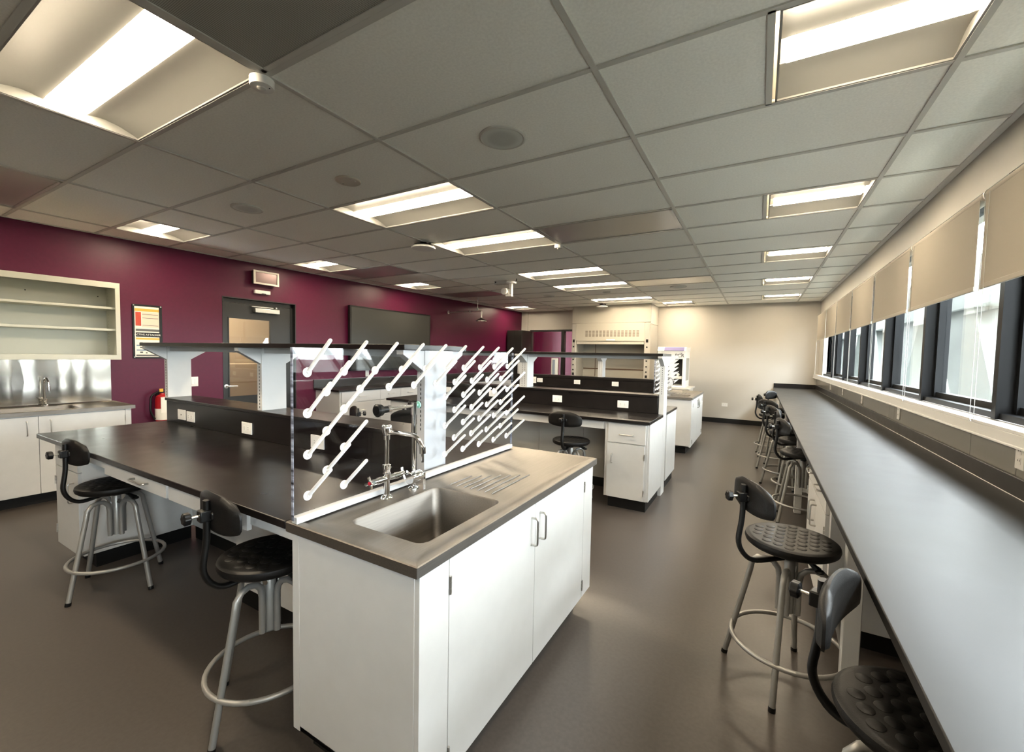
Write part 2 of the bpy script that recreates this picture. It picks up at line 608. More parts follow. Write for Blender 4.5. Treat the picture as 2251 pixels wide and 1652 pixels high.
# room beyond the glazed partition in the back wall, and corridor behind the door
struct('wall_beyond', MB().box(-6.2, -2.6, 12.0, 12.1, 0, CEIL + .1).box(-6.2, -6.1, YB + .12, 12, 0, CEIL + .1).box(-2.7, -2.6, YB + .12, 12, 0, CEIL + .1), M['purple'], smooth=0)
struct('ceiling_beyond', MB().box(-6.2, -2.6, YB + .12, 12.1, CEIL, CEIL + .03), M['ceiling'], smooth=0)
struct('wall_corridor', MB(WT).box(-1.9, -1.8, wy(1.4), wy(5.4), 0, CEIL + .1).box(-1.8, -.14, wy(1.35), wy(1.4), 0, CEIL + .1).box(-1.8, -.14, wy(5.4), wy(5.45), 0, CEIL + .1), M['tan'], smooth=0)
struct('ceiling_corridor', MB(WT).box(-1.9, -.14, wy(1.4), wy(5.4), CEIL, CEIL + .03), M['ceiling'], smooth=0)

# glazed partition frame (window_12)
g = MB()
g.box(GX0, GX1, YB - .02, YB + .10, GZ - .045, GZ)
g.box(GX0, GX0 + .05, YB - .02, YB + .10, 0, GZ - .045)
g.box(-4.455, -4.375, YB - .02, YB + .10, 0, GZ - .045)
g.box(GX1 - .05, GX1, YB - .02, YB + .10, 0, GZ - .045)
g.box(GX0, GX1, YB - .02, YB + .10, 0, .08)
wf = struct('window_12', g, M['door'], smooth=0)
build('glass', MB().box(GX0 + .05, -4.455, YB + .04, YB + .046, .08, GZ - .045), M['glass'], wf, smooth=0)
build('glass', MB().box(-4.375, GX1 - .05, YB + .04, YB + .046, .08, GZ - .045), M['glass'], wf, smooth=0)

# door in the plum wall
fr = MB(WT)
for a, b_, dz, x0, x1 in ((DY0, DY0 + .012, DZ, -.14, .004), (DY1 - .012, DY1, DZ, -.14, .004)):
    fr.box(x0, x1, a, b_, 0, dz)
fr.box(-.14, .004, DY0, DY1, DZ - .012, DZ)
fr.box(-.14, -.06, DY0 + .012, DY0 + .035, 0, DZ - .012)
fr.box(-.14, -.06, DY1 - .045, DY1 - .012, 0, DZ - .012)
fr.box(-.14, -.06, DY0 + .012, DY1 - .012, DZ - .065, DZ - .012)
d1 = struct('door_1', fr, M['door'], smooth=0)
LY0, LY1 = DY0 + .036, DY1 - .046
GY0, GY1 = wy(2.955), wy(3.505)
dl = MB(WT)
dl.box(-.11, -.065, LY0, GY0, .01, DZ - .07)
dl.box(-.11, -.065, GY1, LY1, .01, DZ - .07)
dl.box(-.11, -.065, GY0, GY1, 1.80, DZ - .07)
dl.box(-.11, -.065, GY0, GY1, .01, .76)
leaf = build('door_leaf', dl, M['door'], d1, smooth=0)
bd = MB(WT)
for a, b_, c_, d_ in ((GY0, GY0 + .012, .76, 1.80), (GY1 - .012, GY1, .76, 1.80), (GY0, GY1, .76, .772), (GY0, GY1, 1.788, 1.80)):
    bd.box(-.066, -.058, a, b_, c_, d_)
build('glazing_bead', bd, M['door'], leaf, smooth=0)
build('glass', MB(WT).box(-.09, -.084, GY0, GY1, .76, 1.80), M['glass'], d1, smooth=0)
h = MB(WT)
h.lathe([(.026, 0), (.026, .008), (.010, .010), (.010, .045)], (-.064, wy(2.925), .905), 'x', 16)
h.tube(smoothpath([(-.022, wy(2.925), .905), (-.012, wy(2.93), .905), (-.012, wy(3.04), .903)], .01), .009, 8)
build('door_handle', h, M['nickel'], d1)
c = MB(WT)
c.box(-.064, -.005, wy(3.27), wy(3.60), 1.885, 1.945)
build('door_closer', c, M['nickel'], d1, bevel=.004)
c = MB(WT)
c.box(-.05, -.02, wy(3.23), wy(3.52), 1.958, 1.968)
c.sphere(tuple((-.03, wy(3.56), 1.963)), .018)
build('closer_arm', c, M['nickel'], d1)

# plum-wall fittings
def wall_box(name, label, cat, Y0, Y1, z0, z1, d, m, bevel=.003, group=None):
    o = thing(name, label, cat, tuple(WT @ Vector((0, wy((Y0 + Y1) / 2), z0))), -WA, group)
    body = build('body', MB(WT).box(.001, d, wy(Y0), wy(Y1), z0, z1), m, o, bevel=bevel)
    return o

o = thing('exit_sign', 'unlit rectangular white framed box sign mounted above the charcoal door', 'sign', tuple(WT @ Vector((0, wy(3.37), 2.26))), -WA)
build('housing', MB(WT).box(.001, .075, wy(3.22), wy(3.525), 2.265, 2.43), M['darkcab'], o)
f = MB(WT)
for a, b_, c_, d_ in ((3.205, 3.54, 2.255, 2.277), (3.205, 3.54, 2.413, 2.435), (3.205, 3.229, 2.277, 2.413), (3.516, 3.54, 2.277, 2.413)):
    f.box(.075, .088, wy(a), wy(b_), c_, d_)
build('frame', f, M['paper'], o)
build('face', MB(WT).box(.0755, .079, wy(3.229), wy(3.516), 2.277, 2.413), mat('mirror_face', (.12, .08, .08), .3, .5), o)
o = wall_box('motion_sensor', 'small white bar-shaped sensor fixed between the box sign and the door frame', 'sensor', 3.245, 3.448, 2.135, 2.183, .04, M['plastic'])
build('lens', MB(WT).box(.04, .046, wy(3.33), wy(3.385), 2.133, 2.143), M['black'], o)
o = wall_box('light_switch', 'white light switch plate on the plum wall left of the door', 'switch', 2.50, 2.585, .93, 1.045, .006, M['plastic'])
for dy in (.022, .058):
    build('rocker', MB(WT).box(.006, .011, wy(2.50 + dy - .01), wy(2.50 + dy + .014), .955, 1.02), M['plastic'], o, bevel=.001)

# TV
o = thing('television', 'large dark wall-mounted flat screen on the plum wall', 'television', tuple(WT @ Vector((0, wy(5.64), 1.07))), -WA)
build('casing', MB(WT).box(.02, .075, wy(4.70), wy(6.58), 1.07, 2.135), M['black'], o, bevel=.004)
build('screen', MB(WT).box(.075, .0765, wy(4.725), wy(6.555), 1.10, 2.108), M['screen'], o)
build('wall_mount', MB(WT).box(.0, .02, wy(5.3), wy(6.0), 1.4, 1.8), M['black'], o)

# poster in black frame
o = thing('safety_poster', 'black-framed emergency instruction poster with orange and black bands beside the open wall cabinet', 'poster', tuple(WT @ Vector((0, wy(2.105), 1.268))), -WA)
PY0, PY1, PZ0, PZ1 = 1.972, 2.237, 1.268, 1.858
build('backing', MB(WT).box(.001, .012, wy(PY0), wy(PY1), PZ0, PZ1), M['black'], o, bevel=.002)
pv = MB(WT)
for a in (.012, .253):
    for z in (.012, .578):
        pv.lathe([(.006, 0), (.006, .003), (.002, .004)], (.012, wy(PY0 + a), PZ0 + z), 'x', 8)
build('rivet', pv, M['nickel'], o)
build('sheet', MB(WT).box(.012, .0128, wy(PY0 + .018), wy(PY1 - .03), PZ0 + .015, PZ1 - .022), M['paper'], o)
def prect(n, m, a, b, c_, d_, k=0):
    build(n, MB(WT).box(.0128, .0134 + k * .0004, wy(PY0 + a), wy(PY0 + b), PZ0 + c_, PZ0 + d_), m, o)
prect('title_band', M['orange'], .02, .235, .515, .545)
prect('red_panel', M['posterred'], .026, .075, .355, .505)
prect('text_panel', M['pink'], .080, .233, .34, .505)
prect('text_band', M['paperink'], .026, .235, .297, .322)
prect('text_band', M['black'], .026, .235, .235, .283)
prect('title_band', M['orange'], .026, .235, .205, .226)
prect('text_band', M['paperink'], .026, .235, .022, .040)
for z in (.135, .083):
    prect('arrow_rule', M['blue'], .030, .19, z, z + .012)
for z in (.48, .44, .36):
    prect('rule', M['paperink'], .085, .228, z, z + .005, 1)
for z in (.16, .11, .058):
    prect('pictogram', M['paperink'], .06, .085, z, z + .015)
    prect('pictogram', M['paperink'], .11, .125, z - .004, z + .008)
TM = WT @ Matrix.Translation((.0137, wy(PY0 + .13), PZ0 + .259)) @ Matrix(((0, 0, 1, 0), (1, 0, 0, 0), (0, 1, 0, 0), (0, 0, 0, 1)))
textmesh('ACTIVE ATTACKER', .027, TM, 'lettering', M['paper'], o)

# fire extinguisher
ex = tuple(WT @ Vector((.10, wy(2.19), .56)))
o = thing('fire_extinguisher', 'red fire extinguisher with white label and hang tag on the plum wall', 'fire extinguisher', ex, -WA)
ey = wy(2.19)
build('cylinder', MB(WT).lathe([(.045, 0), (.062, .008), (.065, .02), (.065, .25), (.055, .285), (.025, .305), (.022, .32)], (.10, ey, .56), 'z', 20), M['red'], o)
build('label', MB(WT).lathe([(.0655, .02), (.0658, .022), (.0658, .145), (.0655, .147)], (.10, ey, .56), 'z', 20), M['paper'], o)
v = MB(WT)
v.cyl((.10, ey, .875), (.10, ey, .905), .018)
v.box(.085, .115, ey - .03, ey + .09, .895, .903)
v.box(.09, .11, ey - .01, ey + .10, .915, .922)
build('valve', v, M['black'], o)
build('hose', MB(WT).tube(smoothpath([(.10, ey - .02, .90), (.10, ey - .10, .86), (.10, ey - .11, .68), (.10, ey - .07, .59)], .05), .011, 8), M['black'], o)
build('pull_tag', MB(WT).box(.118, .122, ey - .03, ey + .005, .895, .93), M['yellow'], o)
build('hang_tag', MB(WT).box(.168, .170, ey - .035, ey + .045, .66, .835), M['paper'], o)
b = MB(WT); b.box(0, .03, ey - .03, ey + .03, .60, .88)
build('bracket', b, M['black'], o)

# emergency shower
o = thing('safety_shower', 'wall-fed emergency shower pipe with downturned metal head in far plum-wall corner', 'shower', (-5.6, 7.25, 2.25))
sx = -5.742
p = MB(); p.tube(smoothpath([(sx, 7.2, 2.25), (-4.895, 7.2, 2.25), (-4.895, 7.2, 2.12)], .03), .014, 10)
p.sphere((-5.18, 7.2, 2.25), .026)
build('pipe', p, M['nickel'], o)
build('shower_head', MB().lathe([(.016, .07), (.03, .05), (.115, .0), (.115, -.008), (.02, -.006)], (-4.895, 7.2, 2.05), 'z', 22), M['nickel'], o)
p = MB(); p.cyl((-4.99, 7.2, 2.264), (-4.99, 7.2, CEIL - .004), .004, 6); p.sphere((-4.99, 7.2, 2.30), .016)
build('hanger', p, M['nickel'], o)
p = MB(); p.sphere((-4.80, 7.2, 2.05), .018)
build('pull_knob', p, M['nickel'], o)
build('flange', MB().lathe([(.035, 0), (.035, .01), (.016, .014)], (sx, 7.2, 2.25), 'x', 16), M['nickel'], o)


# ------------------------------------------------------------------ ceiling equipment
def troffer(x0, x1, y0, y1, label, group):
    o = thing('ceiling_light', label, 'ceiling light', ((x0 + x1) / 2, (y0 + y1) / 2, CEIL), 0, group)
    e = .012
    a0, a1, b0, b1 = x0 + e, x1 - e, y0 + e, y1 - e
    fr = MB()
    fr.box(a0, a1, b0, b0 + .008, CEIL - .002, CEIL + .006)
    fr.box(a0, a1, b1 - .008, b1, CEIL - .002, CEIL + .006)
    fr.box(a0, a0 + .008, b0, b1, CEIL - .002, CEIL + .006)
    fr.box(a1 - .008, a1, b0, b1, CEIL - .002, CEIL + .006)
    build('frame', fr, M['reflector'], o, smooth=0)
    ym = (b0 + b1) / 2
    hw = .078
    D = .042
    rf = MB()
    # two curved side reflectors rising to the lens channel, plus end plates
    for s, yo in ((-1, b0), (1, b1)):
        loops = []
        n = 7
        for k in range(n):
            t = k / (n - 1)
            yy = yo + (ym + s * hw - yo) * t
            zz = CEIL + .004 + D * math.sin(t * PI * .72)
            loops.append([(a0, yy, zz), (a1, yy, zz), (a1, yy, zz + .004), (a0, yy, zz + .004)])
        rf.rings(loops)
    rf.box(a0, a0 + .004, b0, b1, CEIL, CEIL + D + .03)
    rf.box(a1 - .004, a1, b0, b1, CEIL, CEIL + D + .03)
    build('reflector', rf, M['reflector'], o, smooth=50)
    ln = MB()
    loops = []
    for k in range(11):
        t = -math.cos(PI * k / 10)
        yy = ym + t * hw
        zz = CEIL + .046 - .034 * math.sqrt(max(0.0, 1 - t * t))
        loops.append([(a0 + .03, yy, zz), (a1 - .03, yy, zz), (a1 - .03, yy, zz + .01), (a0 + .03, yy, zz + .01)])
    ln.rings(loops)
    build('lens', ln, M['lens'], o)
    return o


NAMES = {
    ('CD', -1): 'large lit recessed ceiling light at the upper left, next to the dark perforated grille',
    ('CD', 2): 'lit rectangular ceiling light nearest the round beige detector plate',
    ('CD', 4): 'lit rectangular ceiling light between the black disc sensor and the small white one',
    ('CD', 7): 'lit rectangular ceiling light beside the white dome camera',
    ('CD', 9): 'lit rectangular ceiling light just beyond the one by the dome camera',
    ('CD', 12): 'last lit rectangular ceiling light before the white fume hood',
    ('AB', 1): 'large square lit ceiling light near the windows, closest to the viewer',
    ('AB', 4): 'second nearest square ceiling light in the row by the windows',
    ('AB', 7): 'middle one of the five square ceiling lights in the window row',
    ('AB', 10): 'fourth square ceiling light along the window row, second from the back wall',
    ('AB', 13): 'smallest and farthest square ceiling light in the window row',
    ('EF', 1): 'square ceiling light above the open wall cabinet, nearest on the plum wall side',
    ('EF', 4): 'square ceiling light above the charcoal door beside the plum wall',
    ('EF', 7): 'square ceiling light over the large flat screen beside the plum wall',
    ('EF', 13): 'farthest square ceiling light along the plum wall, near its far corner',
    ('C7', 13.6): 'small square ceiling light directly right of the fume hood top',
    ('CD', -4): 'rectangular ceiling light behind the viewer, above the room front',
    ('AB', -2): 'square ceiling light behind the viewer by the windows',
    ('EF', -2): 'square ceiling light behind the viewer beside the plum wall',
}
protos = {}
for c, k in LIGHTS:
    x0, x1 = LX[c]
    key = round(x1 - x0, 2)
    if key not in protos:
        protos[key] = troffer(x0, x1, KY(k), KY(k + 1), NAMES[(c, k)], 'recessed ceiling lights')
    else:
        o = dup(protos[key])
        o.location = ((x0 + x1) / 2, (KY(k) + KY(k + 1)) / 2, CEIL)
        o['label'] = NAMES[(c, k)]


def grille(x0, x1, y0, y1, m, label, perf=True):
    o = thing('ceiling_grille', label, 'air grille', ((x0 + x1) / 2, (y0 + y1) / 2, CEIL - .006))
    e = .014
    fr = MB()
    for a, b_, c_, d_ in ((x0 + e, x1 - e, y0 + e, y0 + e + .022), (x0 + e, x1 - e, y1 - e - .022, y1 - e), (x0 + e, x0 + e + .022, y0 + e, y1 - e), (x1 - e - .022, x1 - e, y0 + e, y1 - e)):
        fr.box(a, b_, c_, d_, CEIL - .006, CEIL + .0025)
    build('frame', fr, M['mgrill'] if not perf else M['grid'], o, bevel=.0015)
    build('face', MB().box(x0 + .03, x1 - .03, y0 + .03, y1 - .03, CEIL - .0015, CEIL + .0025), m, o, smooth=0)


grille(XG['C'], XG['A'], KY(-1), KY(0), M['grill'], 'dark perforated ceiling grille at the top edge beside the large light')
grille(XG['C'], XG['A'], KY(4), KY(5), M['mgrill'], 'smooth silvery ceiling panel beside the small white sensor', False)
grille(XG['C'], XG['A'], KY(9), KY(10), M['mgrill'], 'pale reflective ceiling panel far back, right of the lit rows', False)
grille(XG['F'], XG['E'], KY(-1), KY(0), M['mgrill'], 'plum-tinted metal ceiling panel at the left edge', False)
grille(XG['F'], XG['E'], KY(5), KY(6), M['mgrill'], 'plum-tinted metal ceiling panel beyond the charcoal door', False)
grille(XG['F'], XG['E'], KY(9), KY(10), M['mgrill'], 'plum-tinted metal ceiling panel in front of the shower', False)


def round_speaker(x, y, r, label):
    o = thing('ceiling_speaker', label, 'speaker', (x, y, CEIL - .008))
    build('rim', MB().lathe([(r, .010), (r, .004), (r * .93, -.001), (r * .86, .002), (r * .86, .010)], (x, y, CEIL - .007), 'z', 36), M['grid'], o)
    build('mesh_cover', MB().lathe([(r * .86, .004), (r * .86, -.001), (r * .4, -.003), (.003, -.0035)], (x, y, CEIL - .005), 'z', 36), M['speaker'], o)


round_speaker(-1.235, 1.99, .125, 'large round ceiling speaker with grey mesh, upper centre')
round_speaker(-3.68, 1.99, .118, 'round ceiling speaker left of the beige detector plate')
round_speaker(-3.60, 7.62, .11, 'round ceiling speaker far back, left of the lit row')
round_speaker(-1.19, 7.42, .13, 'round ceiling speaker far back, right of the lit row')
round_speaker(-2.43, 7.55, .07, 'small round ceiling speaker between the last lit rectangles')
o = thing('detector_plate', 'round beige detector cover plate on the ceiling near the big speaker', 'detector', (-2.455, 1.99, CEIL - .01))
build('plate', MB().lathe([(.083, .012), (.083, .004), (.078, 0), (.003, -.001)], (-2.455, 1.99, CEIL - .010), 'z', 32), M['cream'], o)
s = MB()
for dx, dy in ((-.05, .0), (.055, .012), (.05, -.02)):
    s.sphere((-2.455 + dx, 1.99 + dy, CEIL - .011), .005, 8)
build('screw', s, M['nickel'], o)


def smoke(x, y, r, label):
    o = thing('occupancy_sensor', label, 'sensor', (x, y, CEIL - .04))
    build('housing', MB().lathe([(r, .034), (r * 1.0, .012), (r * .94, .0), (r * .5, -.002), (.003, -.003)], (x, y, CEIL - .036), 'z', 32), M['plastic'], o)
    build('lens', MB().lathe([(r * .38, .004), (r * .36, -.006), (r * .2, -.010), (.002, -.011)], (x + .004, y - .004, CEIL - .038), 'z', 24), M['grid'], o)
    build('indicator', MB().sphere((x + r * .55, y + r * .35, CEIL - .037), .003, 8), M['slot'], o)


smoke(-1.885, 1.086, .048, 'round white ceiling sensor at the corner of the large light')
smoke(-1.864, 4.15, .042, 'small round white ceiling sensor at the corner of the silvery panel')


def disc(x, y, r, label):
    o = thing('wireless_access_point', label, 'access point', (x, y, CEIL - .09))
    build('ring', MB().lathe([(r * .90, .018), (r, .008), (r * .97, -.004), (r * .6, -.012), (.003, -.014)], (x, y, CEIL - .065), 'z', 36), M['plastic'], o)
    b = MB(); b.lathe([(r * .80, .014), (r * .88, 0)], (x, y, CEIL - .045), 'z', 32)
    b.cyl((x, y, CEIL - .04), (x, y, CEIL - .003), .035)
    b.tube(smoothpath([(x - .06, y, CEIL - .035), (x - .07, y + .03, CEIL - .012), (x - .02, y + .05, CEIL - .006)], .02), .007, 6)
    b.tube(smoothpath([(x + .05, y, CEIL - .035), (x + .08, y + .03, CEIL - .012), (x + .03, y + .05, CEIL - .006)], .02), .007, 6)
    build('mount', b, M['black'], o)


disc(-3.08, 3.44, .125, 'white disc access point on a black mount hanging from the ceiling')
disc(-3.05, 9.2, .125, 'far white disc device on the ceiling in front of the fume hood')

# PTZ camera
o = thing('dome_camera', 'white pan-tilt camera hanging on a bracket from the ceiling', 'camera', (-3.42, 5.75, CEIL - .28))
cx, cy = -3.40, 5.68
b = MB(); b.box(cx - .20, cx + .02, cy - .05, cy + .05, CEIL - .075, CEIL - .02)
build('connector_box', b, M['grid'], o, bevel=.004)
b = MB(); b.lathe([(.075, 0), (.08, .02), (.07, .035), (.02, .04)], (cx + .08, cy, CEIL - .075), 'z', 24)
b.box(cx + .055, cx + .10, cy - .022, cy + .022, CEIL - .24, CEIL - .07)
b.box(cx - .01, cx + .10, cy - .022, cy + .022, CEIL - .27, CEIL - .235)
build('arm', b, M['plastic'], o, bevel=.008)
b = MB(); b.lathe([(.003, -.06), (.05, -.055), (.055, 0), (.05, .055), (.003, .06)], (cx - .02, cy, CEIL - .19), 'y', 24)
build('camera_head', b, M['plastic'], o)
build('lens', MB().lathe([(.012, 0), (.012, .004), (.002, .005)], (cx - .17, cy - .056, CEIL - .045), 'y', 12), M['black'], o)
build('cable', MB().tube(smoothpath([(cx + .12, cy, CEIL - .05), (cx + .17, cy, CEIL - .04), (cx + .16, cy + .02, CEIL - .003)], .03), .006, 6), M['black'], o)


# ------------------------------------------------------------------ joinery helpers
def handle_mb(p0, p1, out, r=.0045, T=None):
    """U-pull between p0 and p1 standing 'out' from the face"""
    p0, p1, out = Vector(p0), Vector(p1), Vector(out)
    return MB(T).tube(smoothpath([p0, p0 + out, p1 + out, p1], .012, 4), r, 8)


def door_front(o, name, axis, face, a0, a1, z0, z1, handle=None, hinge=None, T=None, m=None, th=.018, side=1, drawer=False):
    """overlay door/drawer front. axis 'x': face plane x=face spanning y a0..a1 (outward side +x); axis 'y': plane y=face spanning x (outward -y)"""
    g = .0015
    mb = MB(T)
    if axis == 'x':
        mb.box(face - th, face, a0 + g, a1 - g, z0 + g, z1 - g)
    else:
        mb.box(a0 + g, a1 - g, face, face + th, z0 + g, z1 - g)
    d = build(name, mb, m or M['white'], o, bevel=.0012)
    out = Vector((.028, 0, 0)) if axis == 'x' else Vector((0, -.028, 0))
    def pt(a, z, off=0):
        return (face + off, a, z) if axis == 'x' else (a, face - off, z)
    if handle:
        hb = handle_mb(pt(handle[0], handle[1]), pt(handle[2], handle[3]), out, T=T)
        build('handle', hb, M['nickel'], d)
    if hinge:
        for z in hinge[1]:
            hm = MB(T)
            for s in (-1, 0, 1):
                c0 = pt(hinge[0], z + s * .019 - .0085, .003)
                c1 = pt(hinge[0], z + s * .019 + .0085, .003)
                hm.cyl(c0, c1, .0042, 8)
            build('hinge', hm, M['nickel'], d)
    return d


def worktop(name, label, mb, m=None, cat='worktop', **k):
    return single(name, mb, m or M['epoxy'], label, cat, bevel=.003, **k)


def outlet(T, loc, label, group, wide=False, m=None, net=False):
    """plate in the local frame T: lies in x=0 plane, facing +x; wide across y"""
    o = thing('power_outlet', label, 'outlet', tuple(T @ Vector(loc)), 0, group)
    TT = T @ Matrix.Translation(loc)
    w_, h_ = (.0575, .0375) if wide else (.036, .0575)
    build('plate', MB(TT).box(0, .006, -w_, w_, -h_, h_), M['plastic'], o, bevel=.002)
    s = MB(TT)
    c_ = MB(TT)
    if net:
        c_.box(.006, .0072, -.012, .012, -.01, .012)
        s.box(.0072, .0078, -.005, .005, -.005, .005)
    else:
        for q in (-1, 1):
            dy, dz = (q * .021, 0) if wide else (0, q * .021)
            c_.box(.006, .0075, dy - .014, dy + .014, dz - .014, dz + .014)
            if wide:
                s.box(.0075, .0082, dy - .004, dy + .004, dz - .008, dz - .006)
                s.box(.0075, .0082, dy - .004, dy + .003, dz + .005, dz + .007)
            else:
                s.box(.0075, .0082, dy - .008, dy - .006, dz - .002, dz + .006)
                s.box(.0075, .0082, dy + .006, dy + .008, dz - .002, dz + .006)
    build('socket', c_, M['plastic'], o)
    build('slots', s, M['slot'], o)
    return o


FY = Matrix.Rotation(R_(-90), 4, 'Z')    # local +x -> world -y
FX = Matrix.Identity(4)


def shelf_rack(label, xa, xb, ys0, ys1, posts, zb, slots=True):
    """reagent shelf on bracketed uprights standing on the ledge"""
    o = thing('reagent_shelf', label, 'shelf', ((xa + xb) / 2, (ys0 + ys1) / 2, zb))
    build('shelf_board', MB().box(xa, xb, ys0, ys1, 1.398, 1.423), M['epoxy'], o, bevel=.002)
    rail = MB()
    for yy in ((ys0 + ys1) / 2 - .055, (ys0 + ys1) / 2 + .055):
        rail.box(xa + .04, xb - .03, yy - .008, yy + .008, 1.365, 1.398)
    build('shelf_rail', rail, M['white'], o)
    ym = (ys0 + ys1) / 2
    hw = .08
    for i, (p0, p1, pz) in enumerate(posts):
        up = build('upright', MB().box(p0, p1, ym - hw, ym + hw, pz, 1.398), M['white'], o, bevel=.0015)
        sl = MB()
        xs_ = (p0 + p1) / 2
        z = 1.02
        offs = (0,) if p1 - p0 < .06 else (-.018, .018)
        for f_ in offs:
            z = 1.02
            while z < 1.36:
                sl.box(xs_ + f_ - .0025, xs_ + f_ + .0025, ym - hw - .0012, ym - hw + .001, z, z + .012)
                sl.box(xs_ + f_ - .0025, xs_ + f_ + .0025, ym + hw - .001, ym + hw + .0012, z, z + .012)
                z += .021
        build('slot_strip', sl, M['slot'], up, smooth=0)
        for s in (-1, 1):
            e = .232 - hw - .015
            br = MB().prism([(ym + s * hw, 1.397), (ym + s * (hw + e), 1.397), (ym + s * (hw + e), 1.378), (ym + s * hw, 1.298)], p0 + .004, p1 - .004, 'x')
            build('bracket', br, M['white'], o, bevel=.0012)
    return o


# ================================================================== ISLAND A (front)
AX0, AX1 = -3.99, -1.338
A_Y0, A_Y1 = .832, 2.275
SP0, SP1 = 1.515, 1.70
worktop('worktop', 'long black worktop of the front island, two stools pushed up to it', MB().box(AX0, AX1, A_Y0, A_Y1, CT - CTH, CT))
worktop('service_ledge', 'raised black service ledge along the middle of the front island', MB().box(AX0 + .04, -1.405, SP0, SP1 + .01, CT, .985).box(AX0 + .03, -1.405, SP0 - .008, SP1 + .02, .985, 1.005), cat='ledge')
shelf_rack('high black reagent shelf on white uprights above the front island', -4.02, -1.34, 1.38, 1.835, [(-4.005, -3.955, 1.005), (-2.735, -2.685, 1.005), (-1.40, -1.352, CT)], 1.005)
# white end upright cover running down to the worktop at the peg board
outlet(FY, (-1.515, -3.70, .894), 'single-port outlet plate, leftmost on the front island ledge', 'outlets on the front island ledge', net=True, wide=True)
outlet(FY, (-1.515, -3.565, .890), 'double outlet plate right next to the single-port one on the front ledge', 'outlets on the front island ledge', wide=True)
outlet(FY, (-1.515, -2.83, .882), 'double outlet plate alone in the middle of the front island ledge', 'outlets on the front island ledge', wide=True)
outlet(FY, (-1.515, -2.12, .878), 'double outlet plate seen through the clear peg board, lowest pegs beside it', 'outlets on the front island ledge', wide=True)

# pedestal at the left end
PB = (.90, 1.50)
o = thing('base_cabinet', 'narrow white pedestal cabinet under the left end of the front island', 'cabinet', (-3.73, 1.2, 0))
build('carcass', MB().box(-3.93, -3.53, .918, 1.5, .10, CT - CTH), M['white'], o, bevel=.0015)
build('toe_kick', MB().box(-3.90, -3.56, .98, 1.5, 0, .10), M['kick'], o)
door_front(o, 'drawer', 'y', .90, -3.93, -3.53, .62, .785, handle=(-3.79, .705, -3.67, .705))
door_front(o, 'door', 'y', .90, -3.93, -3.53, .105, .617, handle=(-3.60, .43, -3.60, .55), hinge=(-3.925, (.2, .52)))
# knee drawer apron
o = thing('apron_drawer_unit', 'slim white drawer unit under the front island worktop between the stools', 'drawer unit', (-2.4, .87, .70))
build('rail', MB().box(-3.53, -1.35, .875, .895, .735, CT - CTH), M['white'], o)
build('box_body', MB().box(-2.98, -2.26, .88, 1.35, .71, CT - CTH - .002), M['white'], o)
door_front(o, 'drawer', 'y', .862, -2.98, -2.27, .712, .79, handle=(-2.60, .752, -2.45, .752))
door_front(o, 'filler_panel', 'y', .862, -2.25, -1.62, .712, .79)
# modesty back + pipe chase
o = single('modesty_panel', MB().box(-3.53, -2.32, 1.50, 1.512, .10, CT - CTH), M['white'], 'white back panel in the kneespace under the front island', 'panel', smooth=0)
single('recessed_plinth', MB().box(-3.53, -1.36, 1.515, 1.60, 0, .098), M['kick'], 'black recessed plinth strip under the front island kneespace', 'plinth', smooth=0)
o = thing('pipe_chase', 'low white boxed-in pipe chase behind the stool next to the sink cabinet', 'panel', (-1.85, 1.3, 0))
build('casing', MB().box(-2.44, -1.36, 1.24, 1.49, .10, .60), M['white'], o, bevel=.002)
build('toe_kick', MB().box(-2.44, -1.36, 1.25, 1.49, 0, .10), M['kick'], o)
# far side of island A
o = thing('base_cabinet', 'white cabinet facing away on the far side of the front island', 'cabinet', (-3.7, 2.0, 0))
build('carcass', MB().box(-3.93, -3.2, 1.72, 2.22, .10, CT - CTH), M['white'], o, bevel=.0015)
build('toe_kick', MB().box(-3.90, -3.24, 1.76, 2.18, 0, .10), M['kick'], o)


